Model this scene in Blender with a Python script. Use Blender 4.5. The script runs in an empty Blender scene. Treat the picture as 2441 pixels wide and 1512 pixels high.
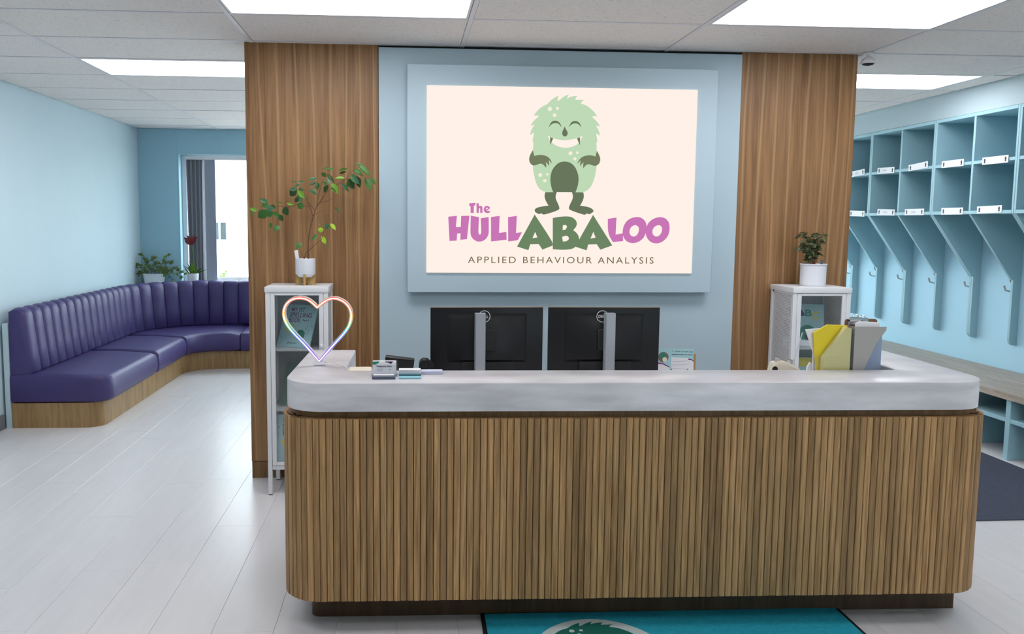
import bpy, bmesh, math, random
from mathutils import Vector, Matrix
import numpy as np
C = bpy.context.scene.collection
SC = bpy.context.scene
PI = math.pi
random.seed(7)
EXPOSURE, SKY, LAMP = 0.0, 9.0, 9.8

# ------------------------------------------------------------------ camera
F, CX, CY, YAW, PITCH, ROLL, ZC = 1955.92, 1096.83, 724.45, -0.0653, 0.0970, 0.0067, 1.5448
cam_d = bpy.data.cameras.new('camera')
cam = bpy.data.objects.new('camera', cam_d); C.objects.link(cam)
cam_d.sensor_fit = 'HORIZONTAL'; cam_d.sensor_width = 36.0
cam_d.lens = F / 2441 * 36.0
cam_d.shift_x = (1220.5 - CX) / 2441
cam_d.shift_y = -(756 - CY) / 2441
cam_d.clip_start = 0.05
def _rot():
    cy, sy = math.cos(YAW), math.sin(YAW); cp, sp = math.cos(PITCH), math.sin(PITCH)
    cr, sr = math.cos(ROLL), math.sin(ROLL)
    Rz = np.array([[cy, sy, 0], [-sy, cy, 0], [0, 0, 1]])
    Rx = np.array([[1, 0, 0], [0, cp, -sp], [0, sp, cp]])
    P = np.array([[1, 0, 0], [0, 0, -1], [0, 1, 0]])
    Rr = np.array([[cr, -sr, 0], [sr, cr, 0], [0, 0, 1]])
    return Rr @ P @ Rx @ Rz
_R = _rot().T                                   # columns: cam x(right), y(down), z(fwd) in world
cam.matrix_world = Matrix(((_R[0][0], -_R[0][1], -_R[0][2], 0), (_R[1][0], -_R[1][1], -_R[1][2], 0),
                           (_R[2][0], -_R[2][1], -_R[2][2], ZC), (0, 0, 0, 1)))
SC.camera = cam

# ------------------------------------------------------------------ world, exposure
SC.view_settings.view_transform = 'Standard'
try: SC.view_settings.look = 'None'
except Exception: pass
SC.view_settings.gamma = 1.0
SC.view_settings.use_curve_mapping = False
SC.view_settings.exposure = EXPOSURE
W = bpy.data.worlds.new('sky'); SC.world = W; W.use_nodes = True
bg = W.node_tree.nodes['Background']
bg.inputs[0].default_value = (0.80, 0.90, 1.0, 1); bg.inputs[1].default_value = SKY

def s2l(c):
    return tuple(((x/255)/12.92 if x/255 <= .04045 else ((x/255+.055)/1.055)**2.4) for x in c)

# ------------------------------------------------------------------ materials
def newmat(name):
    m = bpy.data.materials.new(name); m.use_nodes = True
    return m, m.node_tree.nodes, m.node_tree.links, m.node_tree.nodes['Principled BSDF']
def plain(name, rgb, rough=.5, metal=0, var=0.0, scale=8, bump=0.0, bscale=60, spec=.5, rnd=0.0, stretch=(1, 1, 1)):
    m, N, L, b = newmat(name); col = s2l(rgb)
    b.inputs['Roughness'].default_value = rough; b.inputs['Metallic'].default_value = metal
    b.inputs['Specular IOR Level'].default_value = spec
    b.inputs['Base Color'].default_value = (*col, 1)
    tc = N.new('ShaderNodeTexCoord'); mp = N.new('ShaderNodeMapping'); mp.inputs['Scale'].default_value = stretch
    L.new(tc.outputs['Object'], mp.inputs[0])
    if var or rnd:
        n = N.new('ShaderNodeTexNoise'); n.inputs['Scale'].default_value = scale; n.inputs['Detail'].default_value = 4
        oi = N.new('ShaderNodeObjectInfo'); ad = N.new('ShaderNodeVectorMath'); ad.operation = 'ADD'
        mu = N.new('ShaderNodeMath'); mu.operation = 'MULTIPLY'; mu.inputs[1].default_value = 57.0
        L.new(oi.outputs['Random'], mu.inputs[0]); L.new(mp.outputs[0], ad.inputs[0]); L.new(mu.outputs[0], ad.inputs[1])
        L.new(ad.outputs[0], n.inputs['Vector'])
        r = N.new('ShaderNodeMapRange'); r.inputs[1].default_value = .3; r.inputs[2].default_value = .7
        r.inputs[3].default_value = 1-var; r.inputs[4].default_value = 1+var; L.new(n.outputs['Fac'], r.inputs[0])
        r2 = N.new('ShaderNodeMapRange'); r2.inputs[3].default_value = 1-rnd; r2.inputs[4].default_value = 1+rnd
        L.new(oi.outputs['Random'], r2.inputs[0])
        mm = N.new('ShaderNodeMath'); mm.operation = 'MULTIPLY'; L.new(r.outputs[0], mm.inputs[0]); L.new(r2.outputs[0], mm.inputs[1])
        vm = N.new('ShaderNodeVectorMath'); vm.operation = 'SCALE'; vm.inputs[0].default_value = col
        L.new(mm.outputs[0], vm.inputs['Scale']); L.new(vm.outputs[0], b.inputs['Base Color'])
    if bump:
        n2 = N.new('ShaderNodeTexNoise'); n2.inputs['Scale'].default_value = bscale; n2.inputs['Detail'].default_value = 3
        L.new(mp.outputs[0], n2.inputs['Vector'])
        bp = N.new('ShaderNodeBump'); bp.inputs['Strength'].default_value = bump; bp.inputs['Distance'].default_value = .01
        L.new(n2.outputs['Fac'], bp.inputs['Height']); L.new(bp.outputs[0], b.inputs['Normal'])
    return m
def wood(name, dark, light, freq=(26, 26, 1.1), rough=.45, rnd=.12, vein=.5, rays=None):
    """straight-grained wood: stretched noise bands, thin pale rays, a tone of its own per object"""
    m, N, L, b = newmat(name); b.inputs['Roughness'].default_value = rough; b.inputs['Specular IOR Level'].default_value = .35
    tc = N.new('ShaderNodeTexCoord'); oi = N.new('ShaderNodeObjectInfo')
    mu = N.new('ShaderNodeMath'); mu.operation = 'MULTIPLY'; mu.inputs[1].default_value = 91.0; L.new(oi.outputs['Random'], mu.inputs[0])
    ad = N.new('ShaderNodeVectorMath'); ad.operation = 'ADD'; L.new(tc.outputs['Object'], ad.inputs[0]); L.new(mu.outputs[0], ad.inputs[1])
    mp = N.new('ShaderNodeMapping'); mp.inputs['Scale'].default_value = freq; L.new(ad.outputs[0], mp.inputs[0])
    n = N.new('ShaderNodeTexNoise'); n.inputs['Scale'].default_value = 1.0; n.inputs['Detail'].default_value = 6
    n.inputs['Roughness'].default_value = .62; n.inputs['Distortion'].default_value = .9; L.new(mp.outputs[0], n.inputs['Vector'])
    cr = N.new('ShaderNodeValToRGB'); cr.color_ramp.elements[0].position = .32; cr.color_ramp.elements[1].position = .68
    cr.color_ramp.elements[0].color = (*s2l(dark), 1); cr.color_ramp.elements[1].color = (*s2l(light), 1); L.new(n.outputs['Fac'], cr.inputs[0])
    mp2 = N.new('ShaderNodeMapping'); mp2.inputs['Scale'].default_value = (freq[0]*7, freq[1]*7, freq[2]*3); L.new(ad.outputs[0], mp2.inputs[0])
    n2 = N.new('ShaderNodeTexNoise'); n2.inputs['Scale'].default_value = 1.0; n2.inputs['Detail'].default_value = 2; L.new(mp2.outputs[0], n2.inputs['Vector'])
    r = N.new('ShaderNodeMapRange'); r.inputs[1].default_value = .35; r.inputs[2].default_value = .65
    r.inputs[3].default_value = 1-.16*vein*2; r.inputs[4].default_value = 1+.12*vein*2; L.new(n2.outputs['Fac'], r.inputs[0])
    r2 = N.new('ShaderNodeMapRange'); r2.inputs[3].default_value = 1-rnd; r2.inputs[4].default_value = 1+rnd; L.new(oi.outputs['Random'], r2.inputs[0])
    mm = N.new('ShaderNodeMath'); mm.operation = 'MULTIPLY'; L.new(r.outputs[0], mm.inputs[0]); L.new(r2.outputs[0], mm.inputs[1])
    vm = N.new('ShaderNodeVectorMath'); vm.operation = 'SCALE'; L.new(cr.outputs[0], vm.inputs[0]); L.new(mm.outputs[0], vm.inputs['Scale'])
    L.new(vm.outputs[0], b.inputs['Base Color'])
    if rays:                                     # pale wavering lines between the growth figures of a flat-cut veneer
        mp3 = N.new('ShaderNodeMapping'); mp3.inputs['Scale'].default_value = (1, 1, .16); L.new(ad.outputs[0], mp3.inputs[0])
        wv = N.new('ShaderNodeTexWave'); wv.bands_direction = 'X'; wv.inputs['Scale'].default_value = rays[1]; wv.inputs['Distortion'].default_value = 7.0
        wv.inputs['Detail'].default_value = 2.5; wv.inputs['Detail Scale'].default_value = .55; L.new(mp3.outputs[0], wv.inputs['Vector'])
        mr = N.new('ShaderNodeMapRange'); mr.inputs[1].default_value = .92; mr.inputs[2].default_value = 1.0; mr.inputs[4].default_value = .55; L.new(wv.outputs['Fac'], mr.inputs[0])
        mx = N.new('ShaderNodeMix'); mx.data_type = 'RGBA'; L.new(mr.outputs[0], mx.inputs[0]); L.new(vm.outputs[0], mx.inputs[6]); mx.inputs[7].default_value = (*s2l(rays[0]), 1)
        L.new(mx.outputs[2], b.inputs['Base Color'])
    return m
def emit(name, rgb, strength):
    m, N, L, b = newmat(name); N.remove(b)
    e = N.new('ShaderNodeEmission'); e.inputs[0].default_value = (*s2l(rgb), 1); e.inputs[1].default_value = strength
    L.new(e.outputs[0], N['Material Output'].inputs[0]); return m
def glass(name, tint=(.95, .98, .97), refl=.08):
    m, N, L, b = newmat(name); N.remove(b)
    t = N.new('ShaderNodeBsdfTransparent'); t.inputs[0].default_value = (*tint, 1)
    g = N.new('ShaderNodeBsdfGlossy'); g.inputs['Roughness'].default_value = .02
    x = N.new('ShaderNodeMixShader'); x.inputs[0].default_value = refl
    L.new(t.outputs[0], x.inputs[1]); L.new(g.outputs[0], x.inputs[2]); L.new(x.outputs[0], N['Material Output'].inputs[0]); return m

M = {}
M['ceil'] = plain('ceiling_tile_fibre', (236, 230, 226), .9, var=.05, scale=120, bump=.5, bscale=140, spec=.1)
def fibre():
    """mineral fibre tile: fine tone plus small dark fissures"""
    m = M['ceil']; N, L = m.node_tree.nodes, m.node_tree.links; b = N['Principled BSDF']; src = b.inputs['Base Color'].links[0].from_socket
    tc = N.new('ShaderNodeTexCoord'); mp = N.new('ShaderNodeMapping'); mp.inputs['Scale'].default_value = (1, 1.5, 1); L.new(tc.outputs['Object'], mp.inputs[0])
    n = N.new('ShaderNodeTexNoise'); n.inputs['Scale'].default_value = 62; n.inputs['Detail'].default_value = 3; n.inputs['Distortion'].default_value = 1.2; L.new(mp.outputs[0], n.inputs['Vector'])
    mr = N.new('ShaderNodeMapRange'); mr.inputs[1].default_value = .60; mr.inputs[2].default_value = .72; mr.inputs[4].default_value = .5; L.new(n.outputs['Fac'], mr.inputs[0])
    mx = N.new('ShaderNodeMix'); mx.data_type = 'RGBA'; L.new(mr.outputs[0], mx.inputs[0]); L.new(src, mx.inputs[6]); mx.inputs[7].default_value = (*s2l((120, 116, 114)), 1); L.new(mx.outputs[2], b.inputs['Base Color'])
fibre()
M['grid'] = plain('ceiling_grid_white', (222, 220, 222), .5, spec=.3)
M['wall'] = plain('wall_paint_aqua', (194, 213, 221), .6, var=.015, scale=3, bump=.05, bscale=300, spec=.3)
M['wallb'] = plain('wall_paint_blue', (160, 200, 216), .6, var=.015, scale=3, spec=.3)
M['panel'] = plain('panel_paint_blue', (179, 199, 209), .55, var=.01, scale=2, spec=.3)
M['lock'] = plain('locker_paint', (156, 193, 204), .5, var=.01, scale=3, spec=.4)
M['soffit'] = plain('wall_paint_pale', (174, 191, 197), .6, spec=.3)
M['toeshade'] = wood('toe_veneer_shaded', (60, 43, 26), (82, 60, 38), (18, 18, 1.4), .5, .03, .4)  # desk veneer darkened to carry the shade under the slat overhang
M['lockwall'] = plain('locker_wall_paint', (172, 212, 230), .55, spec=.3)
M['wallwood'] = wood('wall_veneer', (118, 84, 52), (160, 120, 80), (16, 16, .7), .42, .03, .5, ((186, 148, 106), 3.4))
M['slat'] = wood('oak_slat', (134, 100, 62), (192, 152, 104), (70, 70, 2.2), .5, .24, .6)
M['deskwood'] = wood('desk_body_veneer', (112, 82, 52), (140, 106, 70), (18, 18, 1.4), .5, .03, .4)
M['plinth'] = wood('plinth_oak', (140, 108, 70), (176, 142, 98), (22, 22, 1.6), .5, .04, .4)
M['benchwood'] = wood('bench_laminate', (150, 132, 116), (182, 164, 146), (18, 1.4, 18), .4, .04, .4)
M['floor'] = plain('vinyl_plank', (216, 212, 212), .30, var=.03, scale=3.0, rnd=.018, spec=.5, stretch=(7, .8, 1))
M['slab'] = plain('floor_joint', (160, 157, 157), .8)
M['counter'] = plain('counter_laminate', (208, 205, 208), .28, var=.15, scale=6, spec=.5, stretch=(.7, 1.2, 4), bump=.03, bscale=90)
M['white'] = plain('white_metal', (228, 228, 230), .35, spec=.5)
M['cabinner'] = plain('cabinet_inner_grey', (176, 178, 180), .5)
M['purple'] = plain('purple_vinyl', (62, 51, 104), .46, var=.06, scale=4, bump=.12, bscale=220, spec=.5)
M['grey'] = plain('baseboard_grey', (112, 114, 120), .6)
M['black'] = plain('black_plastic', (17, 17, 20), .42, var=.05, spec=.35)
M['dark'] = plain('matte_black', (18, 18, 20), .6)
M['silver'] = plain('silver_plastic', (168, 172, 178), .35, metal=.3)
M['chrome'] = plain('chrome', (220, 220, 222), .18, metal=1)
M['paper'] = plain('paper', (240, 238, 240), .7)
M['pot'] = plain('white_glaze', (226, 228, 234), .35)
M['soil'] = plain('soil', (52, 40, 30), .95, var=.2, scale=60)
M['bark'] = plain('bark', (96, 66, 48), .8, var=.1, scale=60)
M['stand'] = wood('stand_wood', (160, 126, 74), (190, 156, 100), (30, 30, 3), .5, .02, .3)
for i, (nm, c) in enumerate([('leaf_dark', (40, 74, 26)), ('leaf_mid', (62, 108, 40)), ('leaf_bright', (112, 162, 50)), ('leaf_grey', (66, 108, 72)), ('leaf_lime', (160, 200, 50))]):
    M['leaf%d' % i] = plain(nm, c, .4, var=.08, scale=30, spec=.4)
M['olive'] = plain('leaf_olive', (64, 74, 38), .38, var=.15, scale=20, rnd=.25)
M['ivy'] = plain('leaf_ivy', (96, 118, 60), .5, var=.2, scale=12)
M['red'] = plain('bract_red', (120, 22, 36), .4)
M['teal'] = plain('mat_teal', (54, 178, 200), .95, var=.12, scale=70, bump=.6, bscale=400, spec=.05)
M['matblack'] = plain('mat_rubber', (14, 14, 16), .7)
M['charcoal'] = plain('mat_charcoal', (80, 84, 98), .95, var=.1, scale=50, bump=.6, bscale=300, spec=.05)
M['matgreen'] = plain('mat_print_green', (40, 112, 100), .95, var=.08, scale=70, spec=.05)
M['matwhite'] = plain('mat_print_white', (208, 218, 214), .95, var=.06, scale=70, spec=.05)
M['lamp'] = emit('lamp_diffuser', (250, 251, 255), LAMP)
M['signface'] = emit('sign_face', (255, 241, 231), 1.0)
M['p_magenta'] = emit('sign_magenta', (201, 118, 182), 1.0)
M['p_green'] = emit('sign_green', (108, 134, 100), 1.0)
M['p_mint'] = emit('sign_mint', (190, 218, 182), 1.0)
M['p_olive'] = emit('sign_olive', (116, 126, 96), 1.0)
M['p_belly'] = emit('sign_belly', (104, 118, 92), 1.0)
M['p_text'] = emit('sign_text', (118, 106, 78), 1.0)
M['p_cream'] = emit('sign_cream', (244, 238, 218), 1.0)
M['signbox'] = plain('sign_box', (236, 230, 222), .4)
M['glass'] = glass('clear_glass')
M['cabglass'] = glass('cabinet_glass', (.96, .97, .97), .07)
M['acrylic'] = glass('clear_acrylic', (.975, .985, 1.0), .05)
M['cover'] = plain('book_cover_aqua', (168, 208, 214), .4)
M['ink_purple'] = plain('ink_purple', (128, 52, 116), .5)
M['ink_dark'] = plain('ink_dark', (34, 46, 58), .5)
M['ink_green'] = plain('ink_green', (30, 130, 108), .5)
M['ink_yellow'] = plain('ink_yellow', (226, 206, 66), .5)
M['ink_blue'] = plain('ink_blue', (96, 108, 178), .6)
M['ink_deep'] = plain('ink_deep_purple', (72, 20, 92), .5)
M['ink_plum'] = plain('ink_plum', (126, 26, 112), .5)
M['ink_white'] = plain('ink_white', (232, 232, 234), .5)
M['ink_brown'] = plain('ink_brown', (120, 104, 88), .6)
M['cover_green'] = plain('book_cover_green', (60, 112, 100), .5)
M['yellow'] = plain('yellow_paper', (236, 212, 40), .6)
M['paleyellow'] = plain('pale_yellow_paper', (226, 214, 142), .6)
M['filegrey'] = plain('blue_grey_plastic', (150, 166, 192), .45)
M['hardboard'] = plain('hardboard', (134, 94, 66), .6, var=.08, scale=40)
M['cream'] = plain('cream_plastic', (232, 222, 200), .4)
M['cardslate'] = plain('card_slate', (84, 92, 112), .5)
M['cardaqua'] = plain('card_aqua', (150, 204, 216), .5)
M['cardteal'] = plain('card_teal', (86, 130, 142), .5)
M['lavender'] = plain('card_lavender', (206, 208, 230), .5)
M['silicone'] = plain('clear_silicone', (226, 222, 216), .35)
M['vane'] = plain('blind_vane_grey', (150, 156, 170), .7)
M['vane2'] = plain('blind_vane_dark', (104, 106, 118), .7)
M['extwall'] = plain('exterior_white_render', (240, 240, 240), .8)
M['extglass'] = plain('exterior_window', (22, 44, 50), .3)
M['ground'] = plain('exterior_paving', (196, 192, 184), .9, var=.1, scale=2)
M['bush'] = plain('bush_green', (120, 150, 70), .8, var=.2, scale=20)
def mesh_alpha(name, rgb, k, cover):
    """sheet steel with rows of small round holes"""
    m, N, L, b = newmat(name); b.inputs['Base Color'].default_value = (*s2l(rgb), 1); b.inputs['Roughness'].default_value = .4
    tc = N.new('ShaderNodeTexCoord'); mp = N.new('ShaderNodeMapping'); mp.inputs['Scale'].default_value = (k, k, k)
    L.new(tc.outputs['Object'], mp.inputs[0])
    fr = N.new('ShaderNodeVectorMath'); fr.operation = 'FRACTION'; L.new(mp.outputs[0], fr.inputs[0])
    sb = N.new('ShaderNodeVectorMath'); sb.operation = 'SUBTRACT'; sb.inputs[1].default_value = (.5, .5, .5); L.new(fr.outputs[0], sb.inputs[0])
    sx = N.new('ShaderNodeSeparateXYZ'); L.new(sb.outputs[0], sx.inputs[0])
    cx = N.new('ShaderNodeCombineXYZ'); L.new(sx.outputs['Y'], cx.inputs[0]); L.new(sx.outputs['Z'], cx.inputs[1])
    ln = N.new('ShaderNodeVectorMath'); ln.operation = 'LENGTH'; L.new(cx.outputs[0], ln.inputs[0])
    lt = N.new('ShaderNodeMath'); lt.operation = 'GREATER_THAN'; lt.inputs[1].default_value = cover; L.new(ln.outputs['Value'], lt.inputs[0])
    L.new(lt.outputs[0], b.inputs['Alpha']); return m
M['perf'] = mesh_alpha('perforated_white_steel', (222, 223, 225), 110, .30)
M['wire'] = mesh_alpha('perforated_silver_mesh', (170, 166, 160), 260, .33)
def neon_mat():
    """rainbow of the LED tube: colour follows the height on the heart"""
    m, N, L, b = newmat('neon_rainbow'); N.remove(b)
    tc = N.new('ShaderNodeTexCoord'); sx = N.new('ShaderNodeSeparateXYZ'); L.new(tc.outputs['Object'], sx.inputs[0])
    mr = N.new('ShaderNodeMapRange'); mr.inputs[1].default_value = .985-.966; mr.inputs[2].default_value = 1.246-.966; L.new(sx.outputs['Z'], mr.inputs[0])
    cr = N.new('ShaderNodeValToRGB'); e = cr.color_ramp.elements
    e[0].position = 0; e[0].color = (*s2l((190, 130, 245)), 1); e[1].position = 1; e[1].color = (*s2l((255, 120, 100)), 1)
    for p, c in ((.22, (128, 108, 250)), (.42, (70, 150, 250)), (.55, (80, 220, 150)), (.66, (250, 226, 120)), (.8, (255, 160, 100))):
        x = e.new(p); x.color = (*s2l(c), 1)
    L.new(mr.outputs[0], cr.inputs[0])
    em = N.new('ShaderNodeEmission'); em.inputs[1].default_value = 1.0; L.new(cr.outputs[0], em.inputs[0]); L.new(em.outputs[0], N['Material Output'].inputs[0]); return m
M['neon'] = neon_mat()
M['neon_core'] = emit('neon_core_white', (255, 248, 244), 1.7)

# ------------------------------------------------------------------ helpers
class MB:
    def __init__(s): s.bm = bmesh.new()
    def box(s, x0, x1, y0, y1, z0, z1, bev=0, seg=2, mat=None):
        r = bmesh.ops.create_cube(s.bm, size=1)
        mt = Matrix.Translation(((x0+x1)/2, (y0+y1)/2, (z0+z1)/2)) @ Matrix.Diagonal((abs(x1-x0), abs(y1-y0), abs(z1-z0), 1))
        if mat is not None: mt = mat @ mt
        bmesh.ops.transform(s.bm, matrix=mt, verts=r['verts'])
        if bev:
            ed = list({e for v in r['verts'] for e in v.link_edges})
            bmesh.ops.bevel(s.bm, geom=ed, offset=bev, segments=seg, affect='EDGES', profile=.6)
        return s
    def prism(s, pts, z0, z1, mat=None):
        """closed outline in XY, extruded from z0 to z1"""
        lo = [s.bm.verts.new((p[0], p[1], z0)) for p in pts]; hi = [s.bm.verts.new((p[0], p[1], z1)) for p in pts]; n = len(pts)
        for i in range(n): s.bm.faces.new((lo[i], lo[(i+1) % n], hi[(i+1) % n], hi[i]))
        a = s.bm.faces.new(lo[::-1]); b = s.bm.faces.new(hi)
        a.normal_update(); b.normal_update(); bmesh.ops.triangulate(s.bm, faces=[a, b])
        if mat is not None: bmesh.ops.transform(s.bm, matrix=mat, verts=lo+hi)
        return s
    def tube(s, pts, r, n=8, closed=False, cap=True):
        pts = [Vector(p) for p in pts]; rings = []; m = len(pts); up = Vector((0, 0, 1))
        rr = r if isinstance(r, (list, tuple)) else [r]*m
        for i, p in enumerate(pts):
            if closed: d = pts[(i+1) % m]-pts[i-1]
            else: d = pts[min(i+1, m-1)]-pts[max(i-1, 0)]
            d.normalize(); a = d.cross(up)
            if a.length < 1e-3: a = d.cross(Vector((0, 1, 0)))
            a.normalize(); b = a.cross(d)
            if i and (rings[-1][1]-0*b).length >= 0 and a.dot(rings[-1][2]) < 0: a, b = -a, -b
            rings.append(([s.bm.verts.new(p+(a*math.cos(2*PI*k/n)+b*math.sin(2*PI*k/n))*rr[i]) for k in range(n)], b, a))
        R = [q[0] for q in rings]
        for i in range(m if closed else m-1):
            A, B = R[i], R[(i+1) % m]
            for k in range(n): s.bm.faces.new((A[k], A[(k+1) % n], B[(k+1) % n], B[k]))
        if cap and not closed:
            s.bm.faces.new(R[0][::-1]); s.bm.faces.new(R[-1])
        return s
    def lathe(s, prof, c=(0, 0, 0), n=32, mat=None):
        rings = []; vs = []
        for (r, z) in prof:
            if r < 1e-5: v = s.bm.verts.new((c[0], c[1], c[2]+z)); rings.append([v]); vs.append(v)
            else:
                q = [s.bm.verts.new((c[0]+r*math.cos(2*PI*k/n), c[1]+r*math.sin(2*PI*k/n), c[2]+z)) for k in range(n)]; rings.append(q); vs += q
        for A, B in zip(rings, rings[1:]):
            for k in range(n):
                a = A[k % len(A)]; b = A[(k+1) % len(A)]; c_ = B[(k+1) % len(B)]; d = B[k % len(B)]
                f = []
                for v in (a, b, c_, d):
                    if v not in f: f.append(v)
                if len(f) > 2: s.bm.faces.new(f)
        if mat is not None: bmesh.ops.transform(s.bm, matrix=mat, verts=vs)
        return s
    def loops(s, secs, closed_sec=True, cap=True):
        """skin a list of sections (equal-length point lists)"""
        R = [[s.bm.verts.new(p) for p in sec] for sec in secs]; n = len(R[0])
        for A, B in zip(R, R[1:]):
            for k in range(n if closed_sec else n-1): s.bm.faces.new((A[k], A[(k+1) % n], B[(k+1) % n], B[k]))
        if cap: s.bm.faces.new(R[0][::-1]); s.bm.faces.new(R[-1])
        return s
    def me(s, name, mat, smooth=40):
        bmesh.ops.recalc_face_normals(s.bm, faces=s.bm.faces)
        me = bpy.data.meshes.new(name); s.bm.to_mesh(me); s.bm.free()
        if smooth:
            me.polygons.foreach_set('use_smooth', [True]*len(me.polygons)); me.set_sharp_from_angle(angle=math.radians(smooth))
        me.materials.append(mat); return me
    def build(s, name, mat, parent=None, loc=None, rot=None, smooth=40):
        return link(name, s.me(name, mat, smooth), parent, loc, rot)
def link(name, me, parent=None, loc=None, rot=None):
    o = bpy.data.objects.new(name, me); C.objects.link(o)
    if parent: o.parent = parent
    if loc: o.location = loc
    if rot: o.rotation_euler = rot
    return o
def tag(o, label, cat, group=None):
    o['label'] = label; o['category'] = cat
    if group: o['group'] = group
    return o
def struct(o, label=None):
    o['kind'] = 'structure'
    if label: o['label'] = label
    return o
def thing(name, loc, label, cat, rz=0, group=None):
    o = bpy.data.objects.new(name, None); C.objects.link(o); o.empty_display_size = .05
    o.location = loc; o.rotation_euler = (0, 0, rz); return tag(o, label, cat, group)
def smooth_loop(pts, it=2, corner=55):
    """Chaikin rounding that keeps sharp corners"""
    for _ in range(it):
        out = []; n = len(pts)
        for i in range(n):
            a, b, c = Vector(pts[i-1]), Vector(pts[i]), Vector(pts[(i+1) % n])
            u, v = b-a, c-b
            ang = math.degrees(u.angle(v)) if u.length > 1e-9 and v.length > 1e-9 else 0
            if ang > corner: out.append(tuple(b))
            else: out += [tuple(b.lerp(a, .25)), tuple(b.lerp(c, .25))]
        pts = out
    return pts
def flat(loops, depth=.001):
    """a filled 2-D outline with holes as a mesh in local XY, thickness depth towards +Z"""
    cu = bpy.data.curves.new('outline', 'CURVE'); cu.dimensions = '2D'; cu.fill_mode = 'BOTH'; cu.extrude = depth/2
    for lp in loops:
        sp = cu.splines.new('POLY'); sp.points.add(len(lp)-1); sp.use_cyclic_u = True
        for p, q in zip(sp.points, lp): p.co = (q[0], q[1], 0, 1)
    o = bpy.data.objects.new('outline', cu); me = bpy.data.meshes.new_from_object(o)
    bpy.data.objects.remove(o); bpy.data.curves.remove(cu); return me
def text_me(txt, depth=.001, bold=0.0, spacing=1.0):
    cu = bpy.data.curves.new('lettering', 'FONT'); cu.body = txt; cu.extrude = depth/2; cu.space_character = spacing; cu.offset = bold; cu.resolution_u = 3
    o = bpy.data.objects.new('lettering', cu); me = bpy.data.meshes.new_from_object(o)
    bpy.data.objects.remove(o); bpy.data.curves.remove(cu); return me
def fit(me, x0, x1, y0, y1):
    n = len(me.vertices); a = np.empty(n*3); me.vertices.foreach_get('co', a); a = a.reshape(-1, 3)
    lo, hi = a[:, :2].min(0), a[:, :2].max(0)
    a[:, 0] = x0+(a[:, 0]-lo[0])/(hi[0]-lo[0])*(x1-x0); a[:, 1] = y0+(a[:, 1]-lo[1])/(hi[1]-lo[1])*(y1-y0)
    me.vertices.foreach_set('co', a.ravel()); me.update(); return me
def wrt(txt, x0, x1, y0, y1, bold=0, spacing=1.0, depth=.0008): return fit(text_me(txt, depth, bold, spacing), x0, x1, y0, y1)
def put_letters(name, me, mat, parent, loc, rot):
    """one object per loose letter of a text mesh"""
    bm = bmesh.new(); bm.from_mesh(me); bmesh.ops.remove_doubles(bm, verts=bm.verts, dist=1e-6); seen = set()
    for f0 in list(bm.faces):
        if f0 in seen: continue
        st = [f0]; isl = []
        while st:
            f = st.pop()
            if f in seen: continue
            seen.add(f); isl.append(f); st += [g for e in f.edges for g in e.link_faces if g not in seen]
        vs = list({v for f in isl for v in f.verts}); ix = {v: i for i, v in enumerate(vs)}
        m = bpy.data.meshes.new(name); m.from_pydata([v.co[:] for v in vs], [], [[ix[v] for v in f.verts] for f in isl])
        m.materials.append(mat); link(name, m, parent, loc, rot)
    bm.free(); bpy.data.meshes.remove(me)
UP = (PI/2, 0, 0)          # local XY -> world XZ, facing -Y
def put(name, me, mat, parent, loc, rot=UP):
    me.materials.clear(); me.materials.append(mat); return link(name, me, parent, loc, rot)
def circle(cx, cy, r, n=24, ry=None): return [(cx+r*math.cos(2*PI*k/n), cy+(ry or r)*math.sin(2*PI*k/n)) for k in range(n)]
def rrect(x0, x1, y0, y1, r, n=5):
    out = []
    for cx, cy, a0 in ((x1-r, y1-r, 0), (x0+r, y1-r, 90), (x0+r, y0+r, 180), (x1-r, y0+r, 270)):
        for k in range(n+1):
            a = math.radians(a0+90*k/n); out.append((cx+r*math.cos(a), cy+r*math.sin(a)))
    return out
def leaf_me(name, mat):
    """pointed oval leaf, length 1 along +X, width 1, folded along its midrib and drooping"""
    xs = [0, .12, .3, .5, .7, .86, 1]; ws = [.02, .28, .46, .5, .38, .18, .0]; bm = MB()
    top = []
    for x, w in zip(xs, ws):
        z = .16*x-.30*x*x
        top.append([(x, -w, z+.10*w), (x, -w*.5, z+.02), (x, 0, z-.02), (x, w*.5, z+.02), (x, w, z+.10*w)])
    bm.loops(top, closed_sec=False, cap=False); return bm.me(name, mat, 60)
def aim(o, p, q, w, roll=0.0, L=None):
    """place a unit leaf from p to q with blade width w, blade facing -Y"""
    p, q = Vector(p), Vector(q); d = q-p; l = d.length; x = d.normalized()
    n = Vector((0, -1, .35)); n = (n-x*n.dot(x)); n.normalize(); y = n.cross(x)
    R = Matrix((x, y, n)).transposed() @ Matrix.Rotation(roll, 3, 'X')
    o.matrix_local = Matrix.Translation(p) @ R.to_4x4() @ Matrix.Diagonal((l, w, l, 1)); return o

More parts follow.
